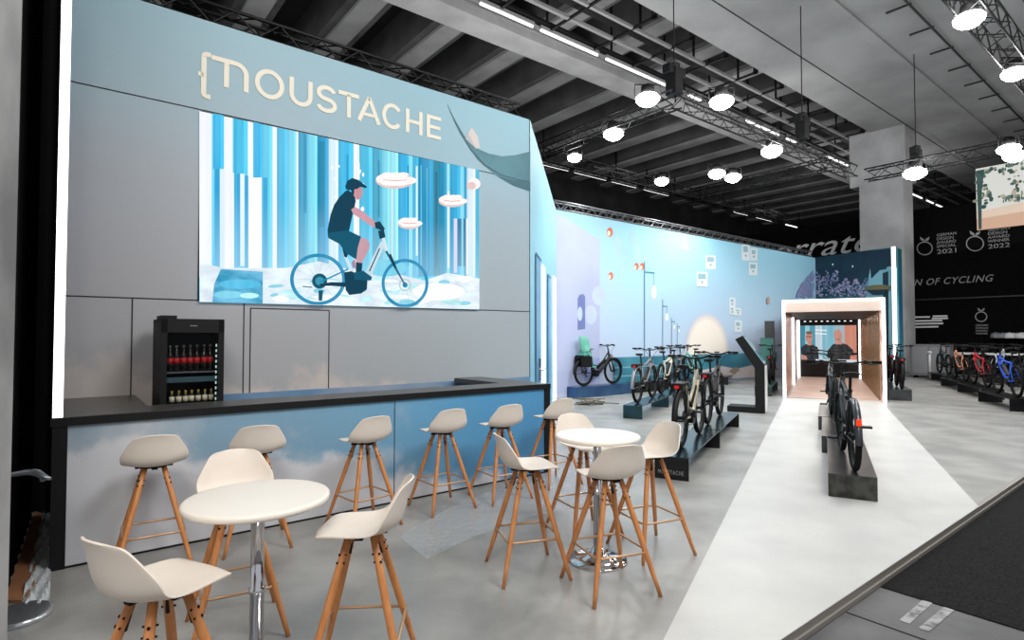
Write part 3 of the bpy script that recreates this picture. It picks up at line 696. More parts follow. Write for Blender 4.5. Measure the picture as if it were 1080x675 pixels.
# rider + bicycle
z = lambda L: [(280+x/4.5, 180+y/4.5) for x, y in L]
R1_, R2_, R3_ = E('06405a', .8, 0), E('0b5876', .8, 0), E('118ab8', .85, 0)
tire = E('0f8fc2', .85)
for cx, cy, rx, ry in ((333.0, 295.2, 29.2, 27.0), (424.2, 299.2, 24.6, 25.6)):
    n_ = 40
    # clip lower rim at the screen edge
    off = D.m(tire)
    def pt(f, a): 
        x = cx+rx*f*math.cos(a); y = cy+ry*f*math.sin(a); return D.P(x, min(y, yb(x)-.2), off)
    for i in range(n_):
        a_, c_ = 2*PI*i/n_, 2*PI*(i+1)/n_; D.mb.poly([pt(1, a_), pt(1, c_), pt(.87, c_), pt(.87, a_)])
    for i in range(14):
        a_ = 2*PI*i/14; D.line([(cx+rx*.1*math.cos(a_), cy+ry*.1*math.sin(a_)), (cx+rx*.86*math.cos(a_), min(cy+ry*.86*math.sin(a_), yb(cx)))], .25, E('8cc8e4', .9))
D.ell(334.5, 297, 8, 8, R2_); D.ell(334.5, 297, 4.5, 4.5, E('3f9cc0', .8)); D.ring(424, 301, 6.2, 6.4, 1.2, E('c8d4da', .8)); D.ell(424, 301, 2.6, 2.8, R3_)
D.line(z([(245, 545), (300, 540), (400, 545)]), [2.2, 4, 5], R1_); D.line(z([(250, 530), (380, 470)]), 1.6, R3_); D.line(z([(165, 552), (210, 556)]), 1, R2_)
D.poly(z([(240, 570), (262, 570), (256, 620), (240, 618)]), R2_)
D.line(z([(445, 565), (470, 500), (545, 345)]), [7, 7, 5.5], E('c9dfec', .95)); D.line(z([(480, 480), (528, 372)]), 1.2, R1_)
D.line(z([(362, 395), (405, 505)]), 3.2, E('d3e4ee', .95)); D.poly(z([(350, 362), (378, 402), (372, 418), (360, 410)]), R1_)
D.poly(z([(360, 485), (395, 480), (470, 520), (468, 565), (440, 585), (385, 592), (368, 570)]), R1_)
D.line(z([(538, 300), (562, 388)]), 3.2, E('d8e6ee', .95)); D.line(z([(558, 385), (600, 460), (648, 545)]), [2.4, 2.2, 1.6], E('0b5f84', .85)); D.line(z([(575, 400), (603, 465)]), 2.6, R1_)
D.poly(z([(520, 290), (548, 285), (555, 320), (528, 330)]), R1_)
D.poly(z([(365, 105), (378, 98), (410, 120), (415, 150), (407, 190), (400, 215), (385, 285), (378, 305), (283, 318), (282, 285), (296, 215), (312, 170), (335, 135)]), R1_)
D.poly(z([(284, 300), (378, 288), (440, 318), (434, 350), (417, 425), (370, 396), (338, 352), (286, 325)]), R2_)
D.poly(z([(438, 322), (462, 326), (482, 350), (476, 380), (444, 442), (415, 442), (424, 370)]), E('c79aa8', .95)); D.poly(z([(395, 440), (412, 420), (414, 470), (400, 462)]), E('a880a0', .9))
D.poly(z([(415, 438), (446, 442), (443, 486), (415, 486)]), R1_); D.poly(z([(405, 486), (450, 478), (492, 508), (486, 524), (408, 520)]), R2_)
D.poly(z([(393, 190), (412, 178), (450, 200), (508, 250), (516, 272), (492, 272), (430, 228), (402, 212)]), E('d09aa8', .95))
D.poly(z([(503, 252), (528, 245), (552, 280), (545, 292), (508, 278)]), R1_)
D.poly(z([(404, 92), (442, 84), (448, 108), (438, 138), (420, 146), (405, 125)]), E('cc9298', .95)); D.poly(z([(390, 92), (408, 92), (406, 120), (395, 112)]), R1_)
D.poly(z([(365, 82), (374, 56), (398, 42), (428, 52), (468, 84), (462, 90), (436, 84), (420, 94), (382, 100), (368, 94)]), R1_)
D.obj('screen_picture', t)
# leaf print at the upper right
z3 = lambda L: [(480+x/4.219, 100+y/4.219) for x, y in L]
D = Decal(WP, base=.003)
D.poly(z3([(-35, 45), (0, 112), (40, 182), (95, 238), (150, 262), (210, 274), (270, 268), (334, 252), (334, 340), (334, 430), (260, 405), (180, 358), (100, 290), (50, 215), (0, 130)]), mat('leaf_teal', '2c5863', .5, col2='4c828e', scale=1.2))
D.line(z3([(-35, 45), (20, 165), (70, 245), (130, 312), (200, 356), (280, 378), (334, 386)]), [.4, .8, 1.3, 1.6, 1.3, 1, .8], mat('leaf_dark', '1e4e58', .5))
D.poly(z3([(180, 358), (260, 380), (334, 386), (334, 430), (260, 405)]), mat('leaf_mid', '2b5f6b', .5))
D.poly(z3([(44, 195), (72, 143), (100, 185), (110, 236), (92, 240)]), mat('wing_pink', 'cfc5c2', .5)); D.poly(z3([(44, 195), (58, 170), (92, 240)]), mat('wing_shade', 'b4b4b6', .5))
o = D.obj('leaf_print'); tag(o, 'dark teal curved leaf shape printed at the top right of the screen wall', 'wall print')

# ================================================================== LOGO LETTERING
cream = mat('cream_letter', 'e9e2cf', .5)
LPJ = lambda u, zz_, off: P(u, NW-off, zz_)
def uu(px): return wuz(px, 100)[0]
zb, zt2 = 4.462, 4.785; Hh = zt2-zb; sw = .052
root = thing('wall_lettering', 'large cream brand lettering across the top of the screen wall', 'lettering')
def letter(f):
    D = Decal(LPJ, base=.006); f(D); D.obj('letter', root)
def arc(cx, cy, rx, ry, a0, a1, n=20): return [(cx+rx*math.cos(a0+(a1-a0)*i/(n-1)), cy+ry*math.sin(a0+(a1-a0)*i/(n-1))) for i in range(n)]
def LN(D, pts, w=sw, closed=False):
    # stroke with mitre-less joints
    D.m(cream); off = D.base+D.step
    n = len(pts); L, R = [], []
    for i in range(n):
        a = Vector(pts[i-1] if i else (pts[-2] if closed else pts[0])); c = Vector(pts[i+1] if i < n-1 else (pts[1] if closed else pts[-1])); d = (c-a).normalized(); q = Vector((-d.y, d.x))*w/2; p = Vector(pts[i]); L.append(p+q); R.append(p-q)
    for i in range(n-1): D.mb.poly([D.P(*L[i], off), D.P(*L[i+1], off), D.P(*R[i+1], off), D.P(*R[i], off)])
h2 = sw/2
def brace(D):
    u0, u1 = uu(208.6), uu(221.8); um = uu(214.5); bz, tz_ = 4.285, 4.80
    LN(D, [(u1, tz_-h2), (um+.03, tz_-h2)]); LN(D, arc(um+.035, tz_-.06, .035, .034, PI/2, PI, 8)); LN(D, [(um, tz_-.055), (um, bz+.055)]); LN(D, arc(um+.035, bz+.06, .035, .034, PI, 3*PI/2, 8)); LN(D, [(um+.03, bz+h2), (u1, bz+h2)])
    LN(D, [(u0, (bz+tz_)/2), (um, (bz+tz_)/2)], sw*.9)
letter(brace)
def Mm(D):
    u0, u1, u2 = uu(222.4), uu(238.5), uu(262)
    LN(D, [(u0, zt2-h2), (u2-.14, zt2-h2)]); LN(D, [(u1, zt2-sw), (u1, zb)]); LN(D, arc(u2-.14-0, zt2-.14, .115, .114, PI/2, 0, 10)); LN(D, [(u2-h2, zt2-.14), (u2-h2, zb)])
letter(Mm)
def Oo(D):
    a, c = uu(268.5), uu(299.5); LN(D, arc((a+c)/2, (zb+zt2)/2, (c-a)/2-h2, Hh/2+.012-h2, 0, 2*PI, 41), closed=True)
letter(Oo)
def Uu(D):
    a, c = uu(305), uu(329.5); r = (c-a)/2-h2; zc = zb-.008+h2+r
    LN(D, [(a+h2, zt2), (a+h2, zc)]); LN(D, arc((a+c)/2, zc, r, r, PI, 2*PI, 16)); LN(D, [(c-h2, zc), (c-h2, zt2)])
letter(Uu)
def Ss(D):
    a, c = uu(333), uu(355.3); m_ = (a+c)/2; rx = (c-a)/2-h2; ry = (Hh+.016)/4-h2/2; z1 = zt2+.008-h2-ry; z2 = zb-.008+h2+ry
    LN(D, arc(m_, z1, rx*.92, ry, math.radians(15), math.radians(245), 18)+arc(m_, z2, rx, ry, math.radians(65), math.radians(-165), 18))
letter(Ss)
def Tt(D):
    a, c = uu(357), uu(378.5); LN(D, [(a, zt2-h2), (c, zt2-h2)]); LN(D, [((a+c)/2, zt2-h2), ((a+c)/2, zb)])
letter(Tt)
def Aa(D):
    a, c = uu(377), uu(401.2); m_ = (a+c)/2; LN(D, [(a+.02, zb), (m_, zt2)], sw); LN(D, [(c-.02, zb), (m_, zt2)], sw); LN(D, [(a+.09, zb+.1), (c-.09, zb+.1)], sw*.8)
letter(Aa)
def Cc(D):
    a, c = uu(403), uu(424.5); LN(D, arc((a+c)/2, (zb+zt2)/2, (c-a)/2-h2, Hh/2+.01-h2, math.radians(38), math.radians(322), 28))
letter(Cc)
def Hhh(D):
    a, c = uu(428), uu(445.5); LN(D, [(a+h2, zb), (a+h2, zt2)]); LN(D, [(c-h2, zb), (c-h2, zt2)]); LN(D, [(a+sw, (zb+zt2)/2), (c-sw, (zb+zt2)/2)], sw*.85)
letter(Hhh)
def Ee(D):
    a, c = uu(450), uu(465); LN(D, [(a+h2, zb), (a+h2, zt2)]); LN(D, [(a+sw, zt2-h2), (c, zt2-h2)], sw*.9); LN(D, [(a+sw, zb+h2), (c, zb+h2)], sw*.9); LN(D, [(a+sw, (zb+zt2)/2), (c-.01, (zb+zt2)/2)], sw*.85)
letter(Ee)

# ================================================================== BAR COUNTER
UR = 4.80
bar = thing('bar_counter', 'long bar counter with cloudy sky front and black worktop', 'counter')
bar_print = printed('bar_print', [(0, '8f9fab'), (.2, '7b9ab0'), (.45, '6d9cb8'), (.68, '4f93bc'), (.8, '3f8cba'), (1, '3a86b8')], rng=(0, UR), stops_z=[(0, '9aa3ae'), (1, '86a4b8')], zrng=(0, 1.1), zmix=.15,
    cloud=[('b4bac0', 1.3, -.02, -.06, -.0, .16), ('c8cacf', 1.5, .66, -.155, -.70, .08)])
mb = MB(); mb.box((0, 0, 0), (UR-.12, .04, ZC-.06)); o = mb.obj('front_panel', bar_print, bar); o.location = P(.03, NC+.005, 0); o.rotation_euler = (0, 0, A1)
mb = MB(); gap = wuz(416, 500)
us = UN(onplane(416, 500, P(0, NC, 0), N2))[0]
mb.obox(P(us-.004, NC+.003, 0), D1*.008, N2*.004, Vector((0, 0, ZC-.06))); mb.obox(P(.03, NC-.001, 0), D1*(UR-.1), N2*.01, Vector((0, 0, .015))); mb.obj('panel_seam', black, bar)
top_m = mat('bar_top', '3a3836', .3, col2='454341', scale=6)
mb = MB(); mb.obox(P(-.06, NC-.02, ZC-.062), D1*(UR+.06), N2*.47, Vector((0, 0, .06))); mb.obj('worktop_edge', black, bar)
mb = MB(); mb.obox(P(-.055, NC-.015, ZC-.002), D1*(UR+.05), N2*.46, Vector((0, 0, .004))); 
uq = UN(G(146, 419.5, ZC))[0]
mb.obox(P(-.055, NC+.44, ZC-.06), D1*(uq+.05), N2*(NW-NC-.44), Vector((0, 0, .062))); mb.obox(P(UR-.45, NC+.44, ZC-.06), D1*.45, N2*(NW-NC-.5), Vector((0, 0, .062)))
mb.obj('worktop', top_m, bar)
mb = MB(); mb.obox(P(-.05, NC-.01, 0), D1*.09, N2*(NW-NC), Vector((0, 0, ZC-.06))); mb.obj('side_panel', black, bar)
mb = MB(); mb.obox(P(UR-.09, NC-.01, 0), D1*.09, N2*(NW-NC-.2), Vector((0, 0, ZC-.06))); mb.obj('side_panel', black, bar)
mb = MB(); mb.obox(P(.05, NC+.43, 0), D1*(UR-.15), N2*.02, Vector((0, 0, ZC-.07))); mb.obj('back_panel', dgrey, bar)
mb = MB(); mb.obox(P(.75, NC+.2, ZC+.002), D1*.5, N2*.06, Vector((0, 0, .003))); 

# ================================================================== DRINKS FRIDGE
NF = 6.15
def FP(px, py, n=NF): return onplane(px, py, P(0, n, 0), N2)
u0, u1 = UN(FP(169, 380))[0], UN(FP(235.5, 380))[0]; ztop = FP(235, 337).z
fr = thing('drinks_fridge', 'tall black glass door drinks fridge standing behind the bar', 'fridge', P(u0, NF, 0), A1)
W = u1-u0; DPt = .56
mb = MB(); T = .035
for lo, hi in (((0, .02, 0), (T, DPt, ztop)), ((W-T, .02, 0), (W, DPt, ztop)), ((0, .02, ztop-T), (W, DPt, ztop)), ((0, .02, 0), (W, DPt, .1)), ((0, DPt-.03, 0), (W, DPt, ztop))): mb.box(lo, hi)
mb.obj('cabinet', black, fr)
mb = MB(); 
for lo, hi in (((0, -.03, .1), (.05, .018, ztop)), ((W-.05, -.03, .1), (W, .018, ztop)), ((0, -.03, ztop-.13), (W, .018, ztop)), ((0, -.03, .1), (W, .018, .18))): mb.box(lo, hi)
dr = mb.obj('door', black, fr)
gl = mat('fridge_glass', '0c0f10', .03, spec=.35, alpha=.12)
mb = MB(); mb.box((.05, -.012, .18), (W-.05, -.006, ztop-.13)); mb.obj('glass_pane', gl, dr)
mb = MB(); mb.box((W/2-.03, -.033, ztop-.07), (W/2+.03, -.03, ztop-.06)); mb.obj('door_badge', steel, dr)
mb = MB(); mb.box((0, .0, ztop), (.13, .3, ztop+.03)); mb.obj('hinge_cover', black, fr)
zs1 = FP(205, 391.3, NF+.12).z; zs2 = FP(200, 424, NF+.12).z-.005; zs3 = FP(205, 398, NF+.12).z-.06
for k, zz_ in enumerate((zs1, zs1-.38 if False else zs2, zs2-.36, .3)):
    mb = MB(); mb.box((T, .05, zz_-.012), (W-T, DPt-.04, zz_)); mb.obj('shelf', steel if k == 0 else dgrey, fr)
mb = MB(); mb.box((T, .045, zs1-.1), (W-T, .06, zs1-.05)); mb.obj('shelf_rail', mat('rail_teal', '3f5a66', .3), fr)
fl_e = emat('fridge_led', 'bfe8dc', 1.0)
mb = MB()
for k in range(22): mb.box((W-.062, .03, .5+k*.052), (W-.052, .04, .5+k*.052+.026))
mb.obj('door_light', fl_e, fr)
dg = mat('bottle_glass_dark', '14100c', .12); gg = mat('bottle_gold', 'b59a50', .3); rl = mat('label_red', 'c01c24', .5); wl = mat('label_cream', 'e8e0c8', .5); gb = mat('bottle_glass_green', '2a3316', .12); wg = mat('glass_highlight', 'a8b0ac', .1)
def bottle(px, ybase, ytop, kind, lab, r=.026):
    base = FP(px, ybase, NF+.13); h = FP(px, ytop, NF+.13).z-base.z; base.z = zs1+.001 if kind else zs2+.001
    t = thing('glass_bottle', lab, 'bottle', base, 0, 'dark red label bottles on the upper fridge shelf' if kind else 'small cream label bottles on the lower fridge shelf')
    mb = MB(); mb.lathe([(0, 0), (r*.9, .002), (r, .01), (r, h*.55), (r*.8, h*.66), (r*.38, h*.78), (r*.36, h*.96), (0, h*.96)], 14); mb.obj('bottle_body', dg if kind else gb, t)
    mb = MB(); mb.lathe([(r*1.03, h*.3), (r*1.03, h*.52)], 14) if kind else mb.lathe([(r*1.03, h*.12), (r*1.03, h*.55)], 14); mb.obj('label', rl if kind else wl, t)
    mb = MB(); mb.lathe([(r*.42, h*.9), (r*.44, h), (0, h)], 12) if kind else mb.lathe([(r*.4, h*.72), (r*.46, h), (0, h)], 12); mb.obj('cap', steel if kind else gg, t)
ordn = ['first', 'second', 'third', 'fourth', 'fifth', 'sixth', 'seventh']
for i, px in enumerate((179, 186, 193.5, 200.5, 207.5, 215, 221.5)): bottle(px, 391, 363.5, 1, 'dark bottle with red label on the upper fridge shelf, %s from the left' % ordn[i])
for i, px in enumerate((181, 188.5, 195.5, 202, 209, 216, 222.5)): bottle(px, 424, 411, 0, 'small cream labelled bottle on the lower fridge shelf, %s from the left' % ordn[i], .023)

# ================================================================== BAR STOOLS
def seat_mesh():
    prof = [(.222, .738), (.205, .756), (.15, .764), (.07, .759), (-.02, .750), (-.09, .748), (-.145, .757), (-.180, .783), (-.198, .825), (-.211, .885), (-.224, .945), (-.236, .98), (-.244, .996)]
    hw = [.125, .158, .176, .188, .196, .203, .209, .211, .204, .184, .155, .138, .105]
    rz = [0, .002, .006, .010, .018, .030, .045, .050, .032, .010, 0, -.004, -.010]
    rx = [-.03, -.010, 0, 0, .004, .016, .040, .062, .070, .060, .044, .035, .03]
    nt = 12; v = []; f = []
    for (x, z_), w, a, c in zip(prof, hw, rz, rx):
        for j in range(nt+1):
            t_ = -1+2*j/nt; k = abs(t_)**2.2
            v.append((x+c*k, w*t_, z_+a*k))
    for i in range(len(prof)-1):
        for j in range(nt): q = i*(nt+1)+j; f.append((q, q+1, q+nt+2, q+nt+1))
    me = bpy.data.meshes.new('seat_shell'); me.from_pydata(v, [], f); bm = bmesh.new(); bm.from_mesh(me)
    bmesh.ops.recalc_face_normals(bm, faces=bm.faces); bm.to_mesh(me); bm.free()
    for p in me.polygons: p.use_smooth = True
    me.materials.append(white_pl); return me
def make_stool(label):
    t = thing('bar_stool', label, 'bar stool', (0, 0, 0), 0, 'white shell bar stools')
    o = bpy.data.objects.new('seat_shell', seat_mesh()); COL.objects.link(o); o.parent = t
    m1 = o.modifiers.new('sub', 'SUBSURF'); m1.levels = 1; m1.render_levels = 1
    m2 = o.modifiers.new('sol', 'SOLIDIFY'); m2.thickness = .009; m2.offset = 0
    m3 = o.modifiers.new('bev', 'BEVEL'); m3.width = .003; m3.segments = 2; m3.limit_method = 'ANGLE'
    for k in range(4):
        a = PI/4+PI/2*k; ca, sa = math.cos(a), math.sin(a)
        mb = MB(); r0, r1 = .345, .085; n_ = 6
        pts = [(ca*(r0+(r1-r0)*i/n_), sa*(r0+(r1-r0)*i/n_), .728*i/n_) for i in range(n_+1)]
        mb.tube(pts, [.0125, .015, .017, .0185, .019, .0185, .0175], 12); lg = mb.obj('leg', wood, t)
        mb = MB(); zz_ = .60; rr = r0+(r1-r0)*zz_/.728; r2 = r0+(r1-r0)*.70/.728
        mb.tube([(ca*(rr-.016), sa*(rr-.016), zz_), (ca*(r2-.016), sa*(r2-.016), .732)], .009, 6)
        for dz in (.62, .655): 
            rr = r0+(r1-r0)*dz/.728; mb.tube([(ca*(rr+.0)-sa*.026, sa*rr+ca*.026, dz), (ca*rr+sa*.026, sa*rr-ca*.026, dz)], .004, 6)
            mb.tube([(ca*(rr+.018), sa*(rr+.018), dz), (ca*(rr+.024), sa*(rr+.024), dz+.001)], .006, 6)
        mb.obj('leg_bracket', black, lg)
    zr = .275; rr = .345+(.085-.345)*zr/.728 
    mb = MB(); sq = rr*.98
    pts = []
    for k in range(4):
        a = PI/4+PI/2*k; c_ = Vector((math.cos(a)*sq, math.sin(a)*sq, zr)); 
        for da in (-.12, .12): pts.append(tuple(c_ + Vector((-math.sin(a), math.cos(a), 0))*da*.25))
    mb.tube(pts, .0085, 8, closed=True); mb.obj('footrest', brass, t)
    mb = MB(); mb.box((-.07, -.07, .728), (.07, .07, .744)); mb.box((-.12, -.02, .727), (.12, .02, .742)); mb.box((-.02, -.12, .727), (.02, .12, .742)); mb.obj('mounting_plate', black, t, bevel=.004)
    return t
stools = [
 (-2.655, 4.25, 124, 'white shell bar stool at the bar, nearest its left end below the fridge'),
 (-2.10, 4.70, 120, 'white shell bar stool at the bar, second from left, behind the left table'),
 (-1.335, 5.17, 134, 'white shell bar stool at the bar in front of the panel seam'),
 (-.694, 5.694, 127, 'white shell bar stool at the bar, fourth from left before the blue end'),
 (-.125, 6.05, 124, 'white shell bar stool at the bar, second from the bar right end'),
 (.47, 6.63, 124, 'white shell bar stool at the bar beside its right end corner'),
 (.62, 4.97, -66, 'white shell bar stool behind the right table, facing the camera'),
 (.109, 4.17, 16, 'white shell bar stool on the left side of the right table'),
 (.657, 3.90, 110, 'white shell bar stool in front of the right table, its back to the camera'),
 (1.10, 4.58, 203, 'white shell bar stool on the right side of the right table'),
 (-1.60, 3.35, -59, 'white shell bar stool behind the left table, facing the camera'),
 (-.735, 2.84, 184, 'white shell bar stool on the right side of the left table, seen side on'),
 (-1.335, 2.185, 62, 'white shell bar stool in front of the left table, nearest the camera'),
]
s0 = make_stool(stools[0][3])
for i, (x, y, a, lab) in enumerate(stools):
    if i == 0: s0.location = (x, y, 0); s0.rotation_euler = (0, 0, math.radians(a))
    else: dup(s0, (x, y, 0), math.radians(a), lab)

# ================================================================== TABLES
def make_table(label):
    t = thing('bistro_table', label, 'table', (0, 0, 0), 0, 'round high tables')
    ZT_ = .945; R = .322; mb = MB()
    mb.lathe([(0, ZT_-.032), (R-.012, ZT_-.032), (R-.003, ZT_-.028), (R, ZT_-.018), (R, ZT_-.008), (R-.006, ZT_), (R-.02, ZT_+.001), (0, ZT_+.001)], 72); mb.obj('tabletop', mat('table_white', 'f0e8dc', .3, spec=.5), t)
    mb = MB(); mb.lathe([(.0, .02), (.032, .02), (.032, .5), (.038, .5), (.038, .52), (.03, .525), (.03, ZT_-.05), (.09, ZT_-.045), (.1, ZT_-.034), (0, ZT_-.034)], 28); mb.obj('column', chrome, t)
    mb = MB(); mb.lathe([(0, 0), (.222, 0), (.225, .006), (.215, .014), (.16, .024), (.09, .038), (.05, .06), (.04, .10), (0, .10)], 56); mb.obj('base', chrome, t)
    return t
tb = make_table('round white high table on chrome column among four stools, at the right'); tb.location = (.65, 4.36, 0)
dup(tb, (-1.195, 2.70, 0), 0, 'round white high table nearest the camera at the left, three stools around')

# ================================================================== PLINTHS
pl_m = mat('raw_steel', '4d5050', .28, metal=.75, col2='3c3f40', scale=3, detail=6)
pl_t = mat('raw_steel_teal', '39545b', .22, metal=.75, col2='2c4046', scale=3, detail=6)
pl_r = mat('raw_steel_rust', '4c4c49', .4, metal=.6, col2='2e2c29', scale=7, detail=8, lo=.4, hi=.62)
pl_b = mat('plinth_black', '141516', .3, metal=.3)
def plinth(corner, d, w, L, h, label, mt=pl_t, mf=pl_b, closed=False, group=None):
    """corner = near right bottom; d = length direction; bent sheet: top, near face, far leg"""
    d = Vector(d).normalized(); s_ = Vector((-d.y, d.x, 0)); c = Vector(corner); c.z = 0
    t = thing('display_plinth', label, 'plinth', c, 0, group)
    def bx(o_, a, b_, zlo, zhi): m = MB(); m.obox(o_+Vector((0, 0, zlo)), a, b_, Vector((0, 0, zhi-zlo))); return m
    z0 = Vector((0, 0, 0))
    bx(z0, d*L, s_*w, h-.012, h).obj('top_plate', mt, t)
    bx(z0, d*.012, s_*w, 0, h-.012).obj('front_plate', mf, t)
    bx(d*(L-.012), d*.012, s_*w, 0, h-.012).obj('rear_plate', mf, t)
    if closed:
        bx(d*.012, d*(L-.024), s_*.01, 0, h-.012).obj('side_plate', mt, t); bx(d*.012+s_*(w-.01), d*(L-.024), s_*.01, 0, h-.012).obj('side_plate', mt, t)
    else:
        bx(d*L*.55, d*L*.45-d*.012, s_*.01+s_*0, 0, h-.012) if False else None
    return t
gp = 'steel bicycle plinths'
# row B
cB = G(726.5, 508); cB.z = 0
plinth(cB, D3, .40, 2.22, .27, 'steel plinth with lettering under the beige touring bicycle', group=gp)
plinth(cB+D3*2.27, D3, .42, 2.2, .27, 'steel plinth under the black bicycle behind the beige one', group=gp)
cA = G(677.4, 442.5); cA.z = 0
pA = plinth(cA, D3, .40, 2.2, .27, 'steel plinth with teal sheen under the light grey bicycle', mf=pl_t, group=gp)
plinth(cA+D3*2.25, D3, .42, 2.2, .27, 'second steel plinth of the left row under the cream bicycle', group=gp)
plinth(cA+D3*4.5, D3, .42, 2.0, .27, 'third steel plinth of the left row, farthest from the tables', group=gp)
cE = G(768, 406); cE.z = 0
plinth(cE-D3*2.1+Vector((-.7, .4, 0)), D3, .42, 2.1, .27, 'black plinth under the mint bicycle before the sun painting', mt=pl_b, group=gp)
plinth(cE+Vector((-.0, .0, 0)), D3, .42, 2.1, .27, 'small black plinth standing alone in front of the sun painting', mt=pl_b, group=gp)
cC = G(925.9, 530); cC.z = 0
plinth(cC, D3, .44, 2.45, .25, 'rust stained steel plinth nearest on the white walkway', mt=pl_m, mf=pl_r, closed=True, group=gp)
plinth(cC+D3*2.5+P3*.07, D3, .44, 2.2, .25, 'second steel plinth on the white walkway', mt=pl_m, mf=pl_m, closed=True, group=gp)
plinth(cC+D3*4.75+P3*.13, D3, .44, 2.2, .25, 'third steel plinth on the white walkway toward the tunnel', mt=pl_m, mf=pl_m, closed=True, group=gp)
cD = G(962, 423); cD.z = 0
plinth(cD, D3, .52, 2.3, .28, 'grey steel plinth right of the lit tunnel', mt=pl_m, mf=pl_m, closed=True, group=gp)
plinth(cD+D3*2.35+P3*.05, D3, .5, 2.2, .28, 'rear steel plinth right of the tunnel under the second black bicycle', mt=pl_m, mf=pl_m, closed=True, group=gp)
cG = G(818.5, 418.5); cG.z = 0
plinth(cG+P3*.1, D3, .45, 2.2, .27, 'dark green plinth squeezed left of the lit tunnel', mt=mat('plinth_green', '27403a', .4), mf=mat('plinth_green2', '1c2b28', .4), group=gp)
# wall plinth with child seat bike
cW = G(606.5, 421.0); uw, nw_ = UN(cW)
def wplinth(u0, L, lab, mt):
    t = thing('display_plinth', lab, 'plinth', P(u0, NL-.42, 0), A1, gp)
    m = MB(); m.box((0, 0, .288), (L, .4, .3)); m.obj('top_plate', mt, t); m = MB(); m.box((0, 0, 0), (.012, .4, .288)); m.obj('front_plate', mt, t); m = MB(); m.box((L-.012, 0, 0), (L, .4, .288)); m.obj('rear_plate', mt, t); m = MB(); m.box((.012, 0, 0), (L-.012, .012, .288)); m.obj('side_plate', mt, t)
wplinth(LU0+.45, 2.3, 'shiny blue plinth against the lilac mural under the child seat bicycle', mat('plinth_blue', '3f6488', .22, metal=.5, col2='2f4f78', scale=2))
wplinth(LU0+2.9, 1.6, 'black plinth at the foot of the mural beside the blue one', pl_b)
# small lettering on plinth B front
tx = text_obj('MOUSTACHE', .07, mat('plinth_lettering', '8a8c8c', .5), 'plinth_lettering', 1.1, depth=.001)
pB0 = cB + P3*.36 - D3*.003; place_text(tx, (pB0.x, pB0.y, .06), -P3, None, fitw=.3); tag(tx, 'small grey brand lettering on the black front of the nearest plinth', 'lettering')

# ================================================================== BICYCLES
MESH = {}
def pm(key, build, name, m, parent, label=None):
    if key not in MESH: MESH[key] = build().mesh(name, [m], True, 0)
    o = bpy.data.objects.new(name, MESH[key]); COL.objects.link(o); o.parent = parent
    if o.material_slots[0].material != m: o.material_slots[0].link = 'OBJECT'; o.material_slots[0].material = m
    if label: o['label'] = label
    return o
rub = mat('tyre_rubber', '060607', .85, spec=.25); rimm = mat('rim_black', '0e0e10', .5, spec=.3); part_b = mat('bike_black', '07080a', .5, spec=.3); spk = mat('spoke', '2c2d30', .3, metal=.8)
redl = mat('rear_light_red', 'd01820', .25, emit=.25); orl = mat('rear_light_orange', 'ff4010', .25, emit=.35); silv = mat('fender_silver', '8d9092', .3, metal=.5)
RX, FX, WR = -.50, .66, .365
def b_tyre(x):
    def f():
        m = MB(); m.torus((x, 0, WR), WR-.031, .031, 'y', 40, 8); return m
    return f
def b_rim(x):
    def f():
        m = MB(); m.torus((x, 0, WR), WR-.066, .014, 'y', 36, 6); m.lathe([(0, -.05), (.03, -.05), (.022, -.02), (.022, .02), (.03, .05), (0, .05)], 12, (x, 0, WR), 'y'); m.torus((x, -.035, WR), .08, .004, 'y', 24, 4)
        return m
    return f
def b_spokes(x):
    def f():
        m = MB()
        for k in range(24):
            a = 2*PI*k/24; s = .03 if k % 2 else -.03
            m.tube([(x+.02*math.cos(a+.8), s, WR+.02*math.sin(a+.8)), (x+(WR-.06)*math.cos(a), 0, WR+(WR-.06)*math.sin(a))], .0016, 3, caps=False)
        return m
    return f
BB = Vector((-.06, 0, .33)); STT = Vector((-.215, 0, .80)); HT1 = Vector((.475, 0, .90)); HT0 = Vector((.515, 0, .74)); SAD = Vector((-.265, 0, 1.0))
def b_frame(step):
    def f():
        m = MB()
        if step:
            m.tube([HT0+Vector((-.01, 0, .02)), (.30, 0, .52), (.12, 0, .38), BB], [.038, .046, .052, .05], 12); m.tube([HT1, (.25, 0, .66), (.02, 0, .52), (-.13, 0, .56)], [.02, .02, .02, .018], 10)
        else:
            m.tube([HT0+Vector((-.01, 0, .02)), (.24, 0, .52), BB], [.040, .05, .05], 12); m.tube([HT1+Vector((0, 0, -.03)), (.1, 0, .77), STT+Vector((.0, 0, -.04))], [.024, .022, .018], 10)
        m.tube([HT0-Vector((0, 0, .02)), HT1+Vector((-.005, 0, .02))], .028, 12); m.tube([BB, STT], .02, 10)
        for s in (-1, 1):
            m.tube([BB+Vector((-.02, s*.03, 0)), (-.25, s*.055, .345), (RX, s*.068, WR)], [.016, .014, .011], 8); m.tube([STT+Vector((.02, s*.015, -.10)), (-.33, s*.055, .58), (RX, s*.068, WR)], [.011, .010, .009], 8)
        return m
    return f
def b_motor():
    m = MB(); m.lathe([(0, -.065), (.07, -.065), (.085, -.045), (.085, .045), (.07, .065), (0, .065)], 20, (BB.x, 0, BB.z), 'y'); m.lathe([(0, -.05), (.055, -.05), (.055, .05), (0, .05)], 16, (BB.x+.09, 0, BB.z+.03), 'y'); return m
def b_battery():
    m = MB(); d = (HT0-BB).normalized(); n = Vector((-d.z, 0, d.x)); a = BB+d*.14+n*.035
    m.obox(a-Vector((0, .034, 0)), d*.4, Vector((0, .068, 0)), n*.05); return m
